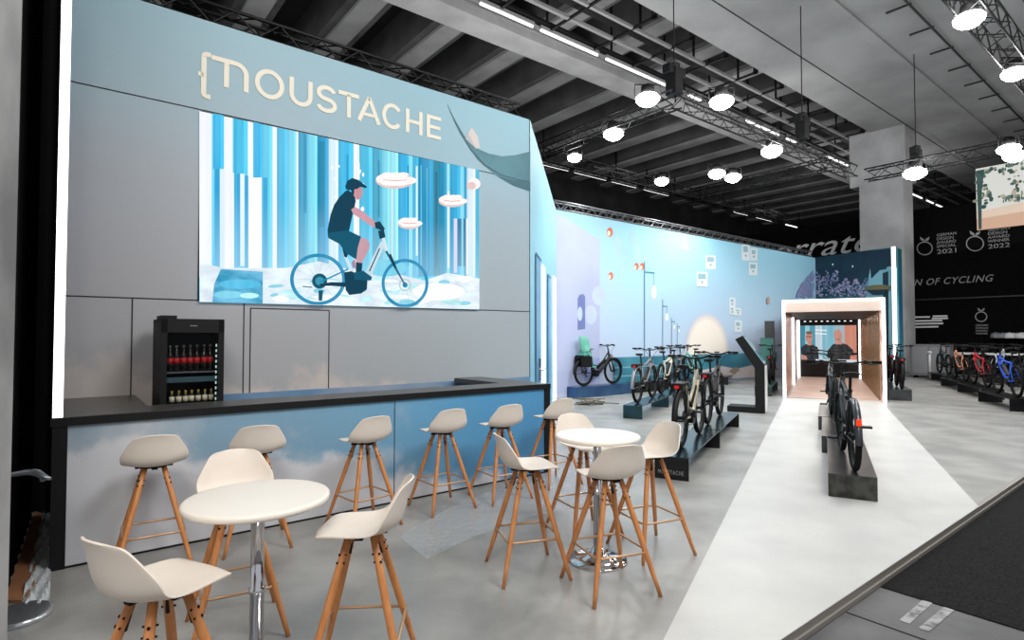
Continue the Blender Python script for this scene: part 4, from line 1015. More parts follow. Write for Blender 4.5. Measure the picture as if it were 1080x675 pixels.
def b_fork(sus):
    def f():
        m = MB(); ax = (HT0-HT1).normalized(); cr = HT0+ax*.05
        m.tube([HT1, cr], .016, 8); m.box((cr.x-.03, -.075, cr.z-.02), (cr.x+.03, .075, cr.z+.02))
        for s in (-1, 1):
            mid = cr+(Vector((FX-.01, 0, WR))-cr)*.45
            m.tube([(cr.x, s*.062, cr.z), (mid.x, s*.064, mid.z)], .017, 8); m.tube([(mid.x, s*.064, mid.z), (FX-.01, s*.064, WR)], .023 if sus else .014, 8)
        return m
    return f
HB = Vector((.43, 0, 1.075))
def b_bar(w, back, rise):
    def f():
        m = MB(); m.tube([HT1, HT1+Vector((-.02, 0, .09))], .018, 8); m.tube([HT1+Vector((-.015, 0, .08)), HB], .018, 8)
        m.tube([(HB.x-back, -w, HB.z+rise), (HB.x-back*.4, -w*.5, HB.z+rise), (HB.x, -.08, HB.z), (HB.x, .08, HB.z), (HB.x-back*.4, w*.5, HB.z+rise), (HB.x-back, w, HB.z+rise)], .0125, 8)
        for s in (-1, 1):
            m.tube([(HB.x-back*.6+.02, s*w*.66, HB.z+rise-.005), (HB.x-back*.6+.06, s*w*.7, HB.z+rise-.03), (HB.x-back+.06, s*w*.95, HB.z+rise-.03)], .007, 6); m.box((HB.x-back*.5-.02, s*w*.6-.02, HB.z+rise-.02), (HB.x-back*.5+.03, s*w*.6+.02, HB.z+rise+.02))
        return m
    return f
def b_grip(w, back, rise, s):
    def f():
        m = MB(); m.tube([(HB.x-back*.75, s*w*.78, HB.z+rise), (HB.x-back-.006, s*(w+.01), HB.z+rise)], [.018, .019], 10); return m
    return f
def b_display(): m = MB(); m.box((HB.x-.03, -.035, HB.z+.02), (HB.x+.04, .035, HB.z+.04)); return m
def b_cables():
    m = MB()
    for s in (-1, 1): m.tube([(HB.x-.0, s*.22, HB.z), (HB.x+.14, s*.12, HB.z-.03), (HB.x+.15, s*.04, HB.z-.14), (HT0.x+.03, s*.02, HT0.z+.04)], .004, 5)
    return m
def b_saddle():
    m = MB(); secs = [(-.14, .075, .03), (-.10, .085, .035), (-.03, .06, .03), (.05, .03, .022), (.12, .018, .015)]
    b0 = len(m.v); m.smooth = True
    for x, w, h in secs:
        for k in range(10):
            a = 2*PI*k/10; m.v.append((SAD.x+x, w*math.cos(a), SAD.z+h*math.sin(a)*(.6 if math.sin(a) > 0 else 1)))
    for i in range(len(secs)-1):
        for k in range(10): l = (k+1) % 10; m.face([b0+i*10+k, b0+i*10+l, b0+(i+1)*10+l, b0+(i+1)*10+k])
    m.smooth = False; m.face([b0+k for k in range(10)]); m.face([b0+(len(secs)-1)*10+k for k in range(10)])
    return m
def b_post(): m = MB(); m.tube([STT, SAD+Vector((0, 0, -.03))], .0155, 8); m.tube([STT+Vector((0, 0, -.01)), STT+Vector((-.004, 0, .02))], .024, 8); return m
def b_crank():
    m = MB(); m.lathe([(.05, -.075), (.095, -.075), (.095, -.07), (.05, -.07)], 24, (BB.x, 0, BB.z), 'y', smooth=False)
    for s, a in ((-1, 2.6), (1, 2.6-PI)):
        e = BB+Vector((math.cos(a)*.17, s*.1, math.sin(a)*.17)); m.tube([BB+Vector((0, s*.085, 0)), e], .012, 6); 
        m.tube([BB+Vector((0, 0, 0)), BB+Vector((0, s*.09, 0))], .012, 6)
    return m
def b_pedal(s):
    def f():
        a = 2.6 if s < 0 else 2.6-PI; e = BB+Vector((math.cos(a)*.17, s*.1, math.sin(a)*.17)); m = MB(); m.box((e.x-.045, min(e.y, e.y+s*.1), e.z-.01), (e.x+.045, max(e.y, e.y+s*.1), e.z+.01)); return m
    return f
def b_chain():
    m = MB(); m.tube([(BB.x, -.072, BB.z+.09), (RX, -.06, WR+.045)], .005, 4); m.tube([(BB.x, -.072, BB.z-.09), (RX+.06, -.06, WR-.09)], .005, 4); m.tube([(RX, -.06, WR-.02), (RX+.03, -.065, WR-.13)], .018, 6)
    m.lathe([(0, -.062), (.06, -.062), (.045, -.04), (0, -.04)], 18, (RX, 0, WR), 'y', smooth=False); return m
def b_fender(x, a0, a1):
    def f():
        m = MB(); n = 18; r = WR+.022; b0 = len(m.v); m.smooth = True; sec = [(-.032, -.016), (-.024, 0), (0, .006), (.024, 0), (.032, -.016)]
        for i in range(n+1):
            a = math.radians(a0+(a1-a0)*i/n)
            for y, dr_ in sec: m.v.append((x+(r+dr_)*math.cos(a), y, WR+(r+dr_)*math.sin(a)))
        for i in range(n):
            for k in range(4): q = b0+i*5+k; m.face([q, q+1, q+6, q+5])
        m.smooth = False
        for s in (-1, 1):
            a = math.radians(a1 if x < 0 else a0); m.tube([(x, s*.07, WR), (x+(r)*math.cos(a), s*.03, WR+r*math.sin(a))], .004, 4)
        return m
    return f
def b_rack():
    m = MB(); z_ = .80
    m.tube([(RX+.28, -.03, z_), (RX+.2, -.06, z_), (RX-.18, -.065, z_), (RX-.2, -.04, z_), (RX-.2, .04, z_), (RX-.18, .065, z_), (RX+.2, .06, z_), (RX+.28, .03, z_)], .008, 6)
    for k in range(3): m.tube([(RX-.1+k*.1, -.062, z_), (RX-.1+k*.1, .062, z_)], .006, 5)
    for s in (-1, 1): m.tube([(RX, s*.075, WR), (RX-.06, s*.065, z_)], .007, 5); m.tube([(RX, s*.075, WR), (RX+.1, s*.065, z_)], .007, 5)
    m.box((RX-.16, -.06, z_-.03), (RX+.2, .06, z_+.006)); m.box((RX-.21, -.07, z_-.06), (RX-.17, .07, z_)); return m
def b_light(x, z_): 
    def f(): m = MB(); m.lathe([(0, 0), (.03, .0), (.03, .015), (.022, .03), (0, .032)], 14, (x, 0, z_), 'x'); return m
    return f
def b_light_r(z_, w, h, x=RX-.225):
    def f():
        m = MB(); m.box((x-.012, -w, z_-h), (x+.012, w, z_+h)); return m
    return f
def b_head(): m = MB(); m.box((HT0.x+.03, -.035, HT0.z+.02), (HT0.x+.10, .035, HT0.z+.09)); return m
def b_childseat():
    m = MB(); b0 = 0; m.smooth = True
    prof = [(.10, .93), (.06, .88), (-.02, .86), (-.09, .90), (-.13, 1.0), (-.16, 1.15), (-.19, 1.28), (-.20, 1.34)]; hw = [.10, .14, .155, .16, .155, .14, .12, .07]
    for (x, z_), w in zip(prof, hw):
        for j in range(9):
            t_ = -1+j/4; k = abs(t_)**2; m.v.append((RX+.02+x+.22*k*(1 if z_ > .9 else .3), w*t_, z_+.07*k*(1 if z_ < .95 else 0)))
    for i in range(len(prof)-1):
        for j in range(8): q = i*9+j; m.face([q, q+1, q+10, q+9])
    m.smooth = False
    for s in (-1, 1): m.tube([(RX+.05, s*.15, .9), (RX+.16, s*.13, .78), (RX+.22, s*.12, .55)], .03, 6); m.box((RX+.18, s*.12-.04, .5), (RX+.3, s*.12+.04, .54))
    m.box((RX-.1, -.11, .82), (RX+.12, .11, .9)); return m
def b_cargo(): m = MB(); m.box((RX-.22, -.1, .80), (RX+.2, .1, .83)); m.box((RX-.2, -.16, .52), (RX+.16, -.09, .80)); m.box((RX-.2, .09, .52), (RX+.16, .16, .80)); return m
def b_shock(): m = MB(); m.tube([(.0, 0, .70), (.16, 0, .72)], .02, 8); m.torus((.05, 0, .705), .02, .006, 'x', 12, 5); return m

def bike(label, loc, rz, frame_m, step=False, fenders=True, rack=True, rear='red', sus=True, child=False, wide=.34, fender_m=None, battery=True, steer=0, group='bicycles on display', cat='bicycle', scale=1.0, lean=0):
    t = thing('electric_bicycle', label, cat, loc, rz, group); t.scale = (scale,)*3
    w, back, rise = (.34, .10, .03) if rack or step else (.38, .04, .02)
    for x, nm in ((RX, 'rear'), (FX, 'front')):
        wh_ = pm('tyre'+nm, b_tyre(x), 'wheel', rub, t); pm('rim'+nm, b_rim(x), 'rim', rimm, wh_); pm('spk'+nm, b_spokes(x), 'spokes', spk, wh_)
    pm('frame%d' % step, b_frame(step), 'frame', frame_m, t); pm('motor', b_motor, 'motor', part_b, t)
    if battery: pm('battery', b_battery, 'battery', part_b, t)
    pm('fork%d' % sus, b_fork(sus), 'fork', part_b, t)
    hb = pm('bar%d' % rack, b_bar(w, back, rise), 'handlebar', part_b, t)
    for s in (-1, 1): pm('grip%d%d' % (rack, s), b_grip(w, back, rise, s), 'grip', rub, hb)
    pm('disp', b_display, 'display', part_b, hb); pm('cables', b_cables, 'brake_cables', part_b, t)
    pm('saddle', b_saddle, 'saddle', part_b, t); pm('post', b_post, 'seat_post', part_b, t)
    ck = pm('crank', b_crank, 'crankset', part_b, t)
    for s in (-1, 1): pm('pedal%d' % s, b_pedal(s), 'pedal', part_b, ck)
    pm('chain', b_chain, 'chain', spk, t)
    if fenders:
        fr_ = pm('fendR', b_fender(RX, 60, 186), 'fender', fender_m or part_b, t); pm('fendF', b_fender(FX, 10, 125), 'fender', fender_m or part_b, t)
    if rack: pm('rack', b_rack, 'luggage_rack', part_b, t)
    if rear == 'red': pm('lightR', b_light_r(.765, .024, .018), 'rear_light', redl, t, 'red rear light')
    if rear == 'orange': pm('lightO', b_light_r(.55, .022, .032, RX-.375), 'rear_light', orl, t, 'orange rear light')
    if fenders: pm('head', b_head, 'head_light', silv, t)
    if child:
        pm('childseat', b_childseat, 'child_seat', mat('seat_mint', '5fa894', .45), t, 'mint green child seat'); pm('cargo', b_cargo, 'pannier', part_b, t)
    if not rack and sus: pm('shock', b_shock, 'rear_shock', spk, t)
    return t
def contact(px, py, h): q = G(px, py, h); return q
def at_rear(px, py, h, d, ang, sc): # place by rear wheel contact
    q = G(px, py, h); return q - Vector((math.cos(ang), math.sin(ang), 0))*RX*sc
paint = lambda n, c, **k: mat('paint_'+n, c, .38, metal=k.get('metal', .1), spec=.4, coat=k.get('coat', .25))
beige = paint('beige', '9a937c'); grey_ = paint('grey', '77787a'); cream_p = paint('cream', 'c9c4b2'); blackp = paint('black', '08090a', coat=0); mint = paint('mint', '7fb8a8'); blue_p = paint('blue', '0a4fc8'); red_p = paint('red', 'b01822'); orange_p = paint('copper', 'c98a66'); dgreen = paint('dark_green', '1a2c30'); navy = paint('navy', '232c44'); wht = paint('white', 'cfd2d4')
SC = 1.03
bk = [
 ('beige step-through touring bicycle with rack and red light on the nearest left plinth', 718.5, 472, .27, A3, beige, dict(step=True)),
 ('black touring bicycle behind the beige one, left of the info kiosk', 746.5, 447.5, .27, A3, blackp, dict()),
 ('light grey bicycle with silver fenders, nearest of the left row', 672.5, 425.3, .27, A3, grey_, dict(fender_m=silv)),
 ('cream framed bicycle second in the left row', 697.5, 415.5, .27, A3, cream_p, dict(rack=False, fenders=False, rear=None)),
 ('dark bicycle farthest in the left row', 709, 409.5, .27, A3, grey_, dict()),
 ('mint framed bicycle half hidden behind the black touring one', 736, 404.5, .27, A3+.5, mint, dict(rack=False, fenders=False, rear=None)),
 ('black bicycle with silver rear fender and orange light, nearest on the walkway', 901.5, 496.5, .25, A3+.075, blackp, dict(rack=False, fenders=True, rear='orange', fender_m=mat('fender_dark', '4c4f52', .3, metal=.6))),
 ('black trail bicycle second in line on the walkway', 882, 446.5, .25, A3+.05, blackp, dict(rack=False, fenders=False, rear=None)),
 ('grey bicycle third in line on the walkway, closest to the tunnel', 877, 428.5, .25, A3, cream_p, dict(rack=False, fenders=False, rear=None)),
 ('black city bicycle on the plinth right of the tunnel', 951, 411, .28, A3, blackp, dict()),
 ('black bicycle behind the other one right of the tunnel', 940, 403, .28, A3, blackp, dict()),
 ('dark bicycle with red light squeezed between the mural and the tunnel', 812, 405, .27, A3, dgreen, dict()),
 ('blue framed mountain bicycle in the right hand row', 1073, 419.6, .28, A3+.08, blue_p, dict(rack=False, fenders=False, rear=None)),
 ('red framed mountain bicycle in the right hand row', 1042, 409, .28, A3+.08, red_p, dict(rack=False, fenders=False, rear=None)),
 ('copper framed mountain bicycle in the right hand row', 1019, 402.3, .28, A3+.08, orange_p, dict(rack=False, fenders=False, rear=None)),
 ('dark green bicycle at the far end of the right hand row', 1000.7, 395.5, .28, A3+.08, dgreen, dict(rack=False, fenders=False, rear=None)),
]
for lab, px, py, h, a, fm, kw in bk:
    loc = at_rear(px, py, h, D3, a, SC); bike(lab, loc, a, fm, scale=SC, **kw)
# child seat bike along the mural
q = onplane(615.3, 405, P(0, NL-.22, 0), N2); uq_ = UN(q)[0]
bike('dark step-through bicycle with mint green child seat against the lilac mural', P(uq_+.5*SC, NL-.24, .30), A1+.0, blackp, step=True, child=True, rack=True, rear=None, scale=SC)
# background bikes of neighbour booth
for k, (px, Z_, hh, fm, lab) in enumerate(((1052, 19.5, .28, wht, 'white bicycle in the rear row behind the red one'), (1030, 21, .28, dgreen, 'dark bicycle in the rear row between the copper and red ones'), (1077, 17.5, .28, blackp, 'black bicycle in the rear row behind the blue one at the edge'))):
    X_ = (px-540)/600*Z_; bike(lab, (X_, Z_, hh), A3-.5, fm, rack=False, fenders=False, rear=None, group='bicycles on display', scale=SC)
    plinth(Vector((X_+.1, Z_-.9, 0)), (math.cos(A3-.5), math.sin(A3-.5), 0), .45, 2.1, .28, ['black rear plinth under the white bicycle', 'black rear plinth under the dark bicycle between copper and red', 'black rear plinth under the black bicycle at the edge'][k], mt=pl_b, group=gp)
# right hand row plinths
for k, (px, py, lab) in enumerate(((1073, 419.6, 'black plinth under the blue mountain bicycle'), (1042, 409, 'black plinth under the red mountain bicycle'), (1019, 402.3, 'black plinth under the copper mountain bicycle'), (1000.7, 395.5, 'black plinth under the dark green bicycle'))):
    q = G(px, py, .28); d = Vector((math.cos(A3+.08), math.sin(A3+.08), 0)); s_ = Vector((-d.y, d.x, 0))
    plinth(q-s_*.25-d*.35, d, .5, 2.1, .28, lab, mt=pl_b, group=gp)
q = G(1080, 436, 0); plinth(q+Vector((.45, -.3, 0))-D3*.75, D3, .5, 1.2, .28, 'black plinth cut by the right edge of the picture', mt=pl_b, group=gp)

# ================================================================== TUNNEL
F0 = G(826.0, 419); F0.z = 0; TX = -P3; TW = 2.40; TH = 2.68; TL = 9.0
tun = thing('display_tunnel', 'walk-through tunnel with glowing white edges and beige portal at the end of the white walkway', 'tunnel')
def TQ(x, y, z_=0): return F0+TX*x+D3*y+Vector((0, 0, z_))
def tb_(mb, x0, x1, y0, y1, z0, z1): mb.obox(TQ(x0, y0, z0), TX*(x1-x0), D3*(y1-y0), Vector((0, 0, z1-z0)))
beigeT = mat('tunnel_beige', 'd8c3b4', .5)
mosaic = mat('tunnel_mosaic', 'e0b0a0', .3, col2='6a4a3c', scale=2.6, stretch=(3, 3, .8), lo=.42, hi=.6)
mb = MB(); tb_(mb, .0, .04, .05, TL, 0, TH); mb.obj('side_wall', mosaic, tun)
mb = MB(); tb_(mb, TW-.12, TW, .05, TL, 0, TH); rw = mb.obj('side_wall', mosaic, tun)
mb = MB(); 
for k in range(22): tb_(mb, TW-.15, TW-.12, .3+k*.4, .42+k*.4, 0, TH-.3)
mb.obj('wall_slat', mat('slat_brown', '9a805c', .25, metal=.6), tun)
mb = MB(); tb_(mb, 0, TW, .05, TL, TH-.12, TH); mb.obj('roof', black, tun)
mb = MB(); tb_(mb, .06, TW-.06, .0, .25, TH-.33, TH-.06); mb.obj('fascia', beigeT, tun)
mb = MB(); tb_(mb, .12, TW-.12, .26, TL, TH-.33, TH-.12); mb.obj('ceiling_lining', black, tun)
mb = MB(); tb_(mb, .12, TW-.12, .0, TL, .004, .012); mb.obj('tunnel_floor', mat('tunnel_floor', 'c2aa9c', .45, col2='d0bcb0', scale=2), tun)
mb = MB(); tb_(mb, 0, .075, -.04, .05, 0, TH); tb_(mb, TW-.075, TW, -.04, .05, 0, TH); tb_(mb, 0, TW, -.04, .05, TH-.075, TH); mb.obj('light_edge', led, tun, bevel=.02)
for (y, ins) in ((4.6, .12), (8.7, .12)):
    mb = MB(); tb_(mb, .045, .045+(.06 if y < 8 else .09), y, y+.08, .0, TH-.35); 
    if y > 8: tb_(mb, TW-ins-.08, TW-ins, y, y+.08, 0, TH-.35)
    mb.obj('light_edge', led, tun)
mb = MB()
for k in range(9): tb_(mb, .3+k*.2, .38+k*.2, 8.5, 8.52, TH-.42, TH-.39)
mb.obj('downlight', emat('downlight', 'ffffff', 1.5), tun)
mb = MB(); tb_(mb, 0, TW, TL, TL+.1, 0, TH); mb.obj('end_panel', black, tun)
# screen at the end
def TP(px, py, off=0): return onplane(px, py, TQ(0, TL, 0), D3) - D3*off
scr = thing('video_screen', 'screen at the tunnel end showing two seated people talking', 'screen')
s0_, s1_ = TP(842.5, 381), TP(903, 343)
wv = (s1_-s0_).dot(TX); hv = s1_.z-s0_.z
mb = MB(); mb.obox(s0_-D3*.04, TX*wv, D3*.04, Vector((0, 0, hv))); mb.obj('screen_body', black, scr)
sp_ = lambda x, y, off: s0_+TX*(wv*x)+Vector((0, 0, hv*(1-y)))-D3*(.04+off)
D = Decal(sp_, base=.004)
D.poly([(0, 0), (1, 0), (1, 1), (0, 1)], E('7fb3cc', .9))
for x0, x1, c in ((0, .12, '3b7f9c'), (.12, .2, 'a9c8d8'), (.2, .3, '4d94b0'), (.3, .42, 'c4d6e2'), (.45, .55, '96b4cc'), (.62, .8, '9fb6c4'), (.8, 1, 'd08870')): D.poly([(x0, 0), (x1, 0), (x1, 1), (x0, 1)], E(c, .85))
for y in (.12, .22): D.line([(.3, y), (.5, y+.02)], .03, E('eaf3f8', .9))
skin_e = E('c98a78', .85); dkb = E('17222e', .7); dkg = E('1a1c22', .7)
D.poly([(.04, .62), (.12, .52), (.24, .52), (.34, .6), (.36, .95), (.06, .95)], dkb); D.poly([(.04, .8), (.14, .85), (.16, 1), (.06, 1)], skin_e)
D.ell(.19, .33, .062, .15, skin_e); D.ell(.19, .2, .058, .045, E('7f5548', .8)); D.line([(.14, .31), (.24, .31)], .02, dkg); D.poly([(.16, .45), (.23, .45), (.24, .55), (.16, .55)], skin_e)
D.poly([(.5, .72), (.6, .52), (.7, .46), (.84, .52), (.94, .66), (.98, .95), (.52, .95)], dkg)
D.ell(.69, .28, .068, .17, skin_e); D.ell(.69, .42, .05, .06, E('9a7468', .8)); D.poly([(.65, .4), (.75, .4), (.76, .52), (.65, .52)], skin_e); D.poly([(.9, .8), (1, .75), (1, 1), (.88, 1)], E('d8806c', .85))
D.poly([(.3, .93), (1, .93), (1, 1), (.3, 1)], E('dfe4ea', .8)); D.poly([(0, .95), (.3, .95), (.3, 1), (0, 1)], dkg)
D.obj('screen_picture', scr)

# ================================================================== KIOSK
K0 = G(807, 436.5); K0.z = 0
kk = thing('info_kiosk', 'black angled information kiosk with bright screen beside the walkway', 'kiosk', K0, 0)
def KQ(s_, z_, d=0): return P3*s_+Vector((0, 0, z_))+D3*d
prof = [(0, 0), (.78, 0), (.78, .13), (.2, .13), (.2, .98), (.60, 1.62), (.44, 1.70), (0, 1.06)]
mb = MB(); mb.prism([KQ(a, c) for a, c in prof], D3*.5); mb.obj('kiosk_body', black, kk, bevel=.006)
mb = MB(); mb.obox(KQ(-.012, .02, .01), P3*.012, D3*.48, Vector((0, 0, 1.02))); mb.obj('front_plate', mat('kiosk_white', 'd9d9d9', .3), kk)
d_ = (KQ(.44, 1.70)-KQ(0, 1.06)); nn = (-d_.cross(D3)).normalized(); nn = nn if nn.dot(-P3) > 0 else -nn
mb = MB(); mb.obox(KQ(0, 1.06, .02)+nn*.001+d_*.04, d_*.93, D3*.46, nn*.008); mb.obj('kiosk_screen', emat('kiosk_scr', 'a8c4cc', .8), kk)
mb = MB(); mb.obox(KQ(0, 1.06, .08)+nn*.01+d_*.12, d_*.35, D3*.34, nn*.002); mb.obj('screen_picture', emat('kiosk_scr2', '3f8ea0', .8), kk)

# green cabinet left of the tunnel
cg = G(812, 405); X0 = Vector((8.72, 19.3, 0))
cab = thing('storage_cabinet', 'green cabinet with a dark box on top, left of the tunnel', 'cabinet', X0, math.atan2(TX.y, TX.x))
cm = mat('cab_green', '2f5a54', .4)
mb = MB(); mb.box((-.28, 0, 0), (.14, .5, 1.62)); mb.obj('body', cm, cab, bevel=.01); mb = MB(); mb.box((-.27, -.012, .05), (.13, 0, .78)); mb.box((-.27, -.012, .82), (.13, 0, 1.58)); mb.obj('door', mat('cab_green2', '3c6f66', .4), cab)
mb = MB(); mb.box((-.14, .02, 1.62), (.14, .45, 2.2)); mb.obj('top_box', dgrey, cab, bevel=.01)

# neighbour booth furniture
t = thing('counter_table', 'long white table behind the right hand row of bicycles', 'table', (17.2, 23.5, 0), A1-PI/2+.05)
mb = MB(); mb.box((0, 0, .95), (6.5, .8, 1.02)); mb.obj('tabletop', mat('tbl_white', 'd6d6d6', .4), t)
for x in (.1, 3.2, 6.3):
    mb = MB(); mb.box((x, .1, 0), (x+.06, .7, .95)); mb.obj('leg', dgrey, t)
q = G(967, 399.5); t = thing('metal_cabinet', 'grey metal cabinet standing at the foot of the big column', 'cabinet', (q.x+.25, q.y+.75, 0), A1-PI/2)
mb = MB(); mb.box((0, 0, .1), (1.35, .5, 1.35)); mb.obj('body', mat('cab_grey', '6f7072', .5), t, bevel=.01)
mb = MB(); mb.box((.1, -.012, .2), (.62, 0, 1.25)); mb.obj('door', mat('cab_grey2', '828385', .5), t); mb = MB(); mb.box((.7, -.012, .2), (1.25, 0, 1.25)); mb.obj('door', mat('cab_grey2', '828385', .5), t)
for x in (.1, 1.2):
    mb = MB(); mb.box((x, .05, 0), (x+.06, .45, .1)); mb.obj('foot', black, t)
q = G(981, 400); t = thing('barrier_post', 'slim white post beside the grey metal cabinet', 'post', q)
mb = MB(); mb.tube([(0, 0, .02), (0, 0, 1.0)], .04, 12); mb.obj('pole', mat('post_white', 'c8c8c8', .4), t); mb = MB(); mb.lathe([(0, 0), (.16, 0), (.16, .02), (0, .03)], 20); mb.obj('base', dgrey, t); mb = MB(); mb.lathe([(0, 1.0), (.07, 1.0), (.08, 1.06), (.05, 1.1), (0, 1.1)], 16); mb.obj('post_cap', mat('post_white', 'c8c8c8', .4), t)
# helmets and accessories on a shelf behind
t = thing('accessory_shelf', 'black wall shelf high behind the rear bicycles', 'shelf', P(UB-.45, -2.6, 1.55), A1-PI/2)
mb = MB(); mb.box((-5.5, 0, 0), (2.0, .4, .04)); mb.obj('board', dgrey, t)
for x in (-5, -1.5, 1.8):
    mb = MB(); mb.prism([(x, .02, 0), (x, .42, 0), (x, .42, -.25)], (.04, 0, 0)); mb.obj('bracket', dgrey, t)
hm = [(1065, 'white', 'white helmet on the wall shelf, the largest bright one'), (1050, 'grey', 'grey helmet on the wall shelf left of the white one'), (1057, 'grey', 'light grey helmet on the wall shelf between white and grey ones'), (1077, 'white', 'white helmet on the wall shelf at the picture edge')]
for px, c, lab in hm:
    r_ = ray(px, 345); q = onplane(px, 345, P(UB-.3, 0, 0), D1); q.z = 1.59
    t = thing('cycling_helmet', lab, 'helmet', q, .3*px, 'helmets on the wall shelf')
    mm = mat('helmet_'+c, 'd0d0d0' if c == 'white' else '77797c', .35)
    mb = MB(); mb.lathe([(.0, .26), (.08, .25), (.16, .19), (.2, .08), (.2, .0), (.18, 0), (.0, .12)], 18); o = mb.obj('shell', mm, t); o.scale = (1.25, .95, 1)
    mb = MB()
    for a in (-.08, 0, .08): mb.box((-.14, a-.012, .2), (.14, a+.012, .255))
    mb.obj('vent', black, t)

# ================================================================== LEFT EDGE
b = MB(); cx_ = onplane(15.5, 337, Vector((0, 2.9, 0)), Vector((0, 1, 0)))
b.box((cx_.x-1.0, 2.45, 0), (cx_.x-.0, 2.9, 9)); pm_ = mat('pillar_grey', '6c6c6c', .6, col2='a4a4a4', scale=2.2, detail=8, stretch=(1, 1, .45), lo=.35, hi=.65, bump=.15)
o = b.obj('wall_pillar', pm_); struct(o)
fab = mat('black_curtain', '040404', .9, spec=.1)
def curtain(name, a, c, z1, lab):
    a = Vector(a); c = Vector(c); L = (c-a).length; d = (c-a).normalized(); nrm = Vector((-d.y, d.x, 0)); n_ = int(L/.05); mb = MB(); mb.smooth = True
    for i in range(n_+1):
        q = a+d*(L*i/n_)+nrm*.008*math.sin(i*1.3); mb.v.append(tuple(q+Vector((0, 0, .01)))); mb.v.append(tuple(q+Vector((0, 0, z1))))
    for i in range(n_): mb.face([2*i, 2*i+2, 2*i+3, 2*i+1])
    o = mb.obj(name, fab); m_ = o.modifiers.new('s', 'SOLIDIFY'); m_.thickness = .008
    return tag(o, lab, 'curtain', 'black curtains')
qa = G(38, 536); qb = G(13, 602)
curtain('black_curtain', G(54, 544), G(-60, 528), 6.0, 'black curtain hanging behind the left end of the bar')
curtain('black_curtain', G(33, 547), G(2, 640), 6.0, 'black curtain right behind the grey pillar at the left edge')
b = MB(); a = G(40, 545, .004); b.prism([G(36, 541, .002), G(46, 541, .002), G(34, 636, .002), G(5, 636, .002)], (0, 0, .018))
tag(b.obj('plywood_board', mat('plywood', '8a5e40', .6, col2='a5734e', scale=3)), 'bare brown plywood strip on the floor beside the black curtain', 'board')
random.seed(5); mb = MB(); nx, ny = 14, 44; c4 = (G(46, 541, .012), G(57, 541, .012), G(52, 640, .012), G(22, 640, .012))
for i in range(ny+1):
    for j in range(nx+1):
        s_, r_ = i/ny, j/nx; q = (c4[0]*(1-r_)+c4[1]*r_)*(1-s_)+(c4[3]*(1-r_)+c4[2]*r_)*s_
        mb.v.append((q.x, q.y, .022+.012*random.random()+.012*math.sin(i*.7+j)))
for i in range(ny):
    for j in range(nx): q = i*(nx+1)+j; mb.face([q, q+1, q+nx+2, q+nx+1])
o = mb.obj('plastic_film', mat('film_plastic', 'd5d9da', .15, metal=.2)); tag(o, 'crumpled shiny plastic film lying on the floor beside the bar end', 'plastic film')
# chrome stand
q = G(18, 652); st = thing('sanitiser_stand', 'chrome stand with round floor plate and lever arm at the left edge', 'stand', (q.x, q.y, 0))
mb = MB(); mb.lathe([(0, 0), (.172, 0), (.176, .01), (.172, .03), (.16, .033), (0, .034)], 48); mb.obj('base', mat('satin_chrome', 'c8ccd0', .22, metal=.85), st)
mb = MB(); mb.tube([(-.13, -.02, .03), (-.13, -.02, .9)], .022, 14); mb.obj('pole', steel, st)
mb = MB(); mb.tube([(-.14, -.02, .855), (-.04, -.02, .862), (.06, -.02, .878), (.12, -.02, .874), (.165, -.02, .845), (.20, -.02, .838)], [.014, .014, .018, .022, .018, .009], 12); mb.tube([(.15, -.02, .845), (.15, -.02, .822)], .012, 8); mb.obj('lever_arm', steel, st)

fm = mat('floor_film', 'c6cacc', .12, alpha=.38, bump=.8, bscale=16, spec=.8)
b = MB(); b.prism([G(x, y, .0015) for x, y in ((420, 566), (470, 538), (560, 500), (640, 478), (668, 500), (640, 528), (560, 545), (500, 566), (450, 590))], (0, 0, .001))
tag(b.obj('floor_film', fm), 'thin clear plastic sheet with wrinkles covering the floor between bar and right table', 'plastic sheet')
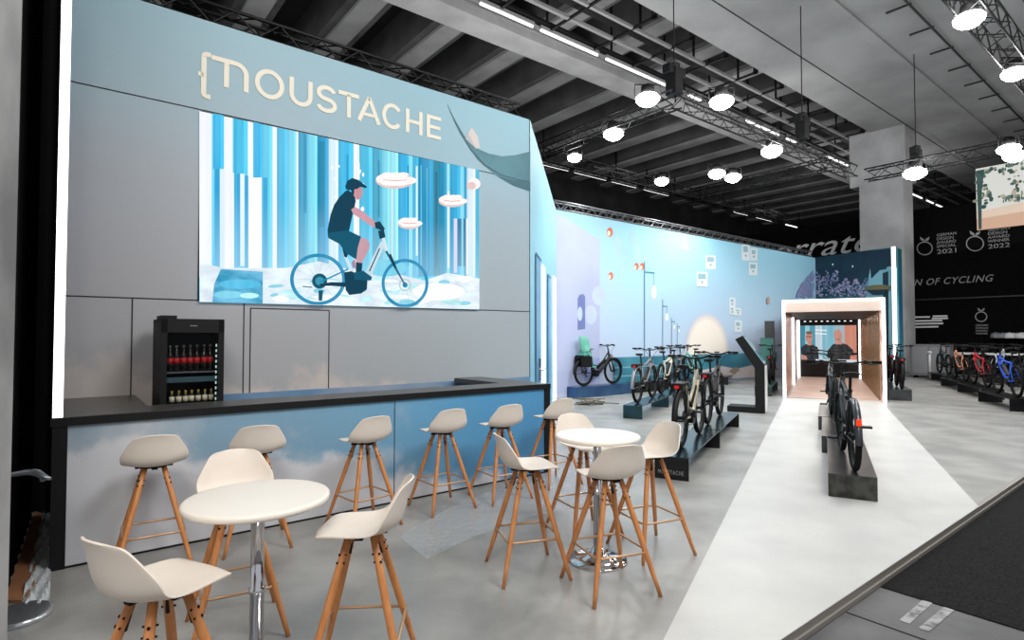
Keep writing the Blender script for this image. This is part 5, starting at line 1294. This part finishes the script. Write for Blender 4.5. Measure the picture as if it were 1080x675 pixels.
# clutter on the floor by the mural plinth
q = G(621, 426.5, 0)
t = thing('tool_bundle', 'small heap of straps and tools on the floor before the child seat bicycle', 'tools', q)
mb = MB()
for i in range(9):
    a = random.random()*6.28; r_ = .25+random.random()*.35; c_ = Vector((random.uniform(-.25, .25), random.uniform(-.15, .15), .02+.012*i)); d = Vector((math.cos(a), math.sin(a), 0))*r_
    mb.tube([c_-d, c_+d*.2+Vector((.04, .02, .015)), c_+d], .014, 6)
mb.obj('strap', mat('strap_khaki', '6d6656', .7), t); mb = MB(); mb.box((-.3, -.1, 0), (.1, .12, .05)); mb.box((.1, -.08, 0), (.35, .02, .04)); mb.obj('tool_box', dgrey, t, bevel=.01)

# ================================================================== LIGHTING
w = bpy.data.worlds.new('world'); S.world = w; w.use_nodes = True
w.node_tree.nodes['Background'].inputs[0].default_value = (.9, .93, 1, 1); w.node_tree.nodes['Background'].inputs[1].default_value = .55
def area(loc, target, size, e, col=(1, 1, 1)):
    l = bpy.data.lights.new('fill_light', 'AREA'); l.energy = e; l.size = size; l.color = col; o = bpy.data.objects.new('fill_light', l); COL.objects.link(o); o.location = loc
    o.rotation_euler = (Vector(target)-Vector(loc)).to_track_quat('-Z', 'Y').to_euler(); return o
# unseen area lights, added behind and beside the viewpoint to brighten the booth
area(P(-1.5, -1.2, 6.5), P(1.5, 5.5, .5), 2.5, 330, (1, .93, .85))
area(P(4, -.5, 7.2), P(4, 6.5, 1.5), 2.5, 340)
area(P(9, 1.5, 7.2), P(11.5, 7, 0), 2.5, 330)
for u in (11.5, 15.5, 20.5, 24): area(P(u, 4.8, 6.9), P(u+.3, NL, 2.0), 2.2, 75)
area(P(22, 1.5, 6.9), P(23, 6, 0), 2, 330)
for k in range(3):
    q = TQ(TW/2, 1.6+k*2.8, TH-.36); l = bpy.data.lights.new('tunnel_light', 'AREA'); l.energy = 34; l.size = 1.2; l.color = (1, .88, .8); o = bpy.data.objects.new('tunnel_light', l); COL.objects.link(o); o.location = q
for u in (4, 12, 22, 34): area(P(u, 12.0, 7.6), P(u+1, 14, 13.6), 5, 170)  # added uplights without fixtures, brightening the ribbed ceiling
for u in (6, 16, 28): area(P(u, 4, 5.6), P(u, 4.2, 11), 8, 120)  # large unseen uplights added to brighten the beam soffit
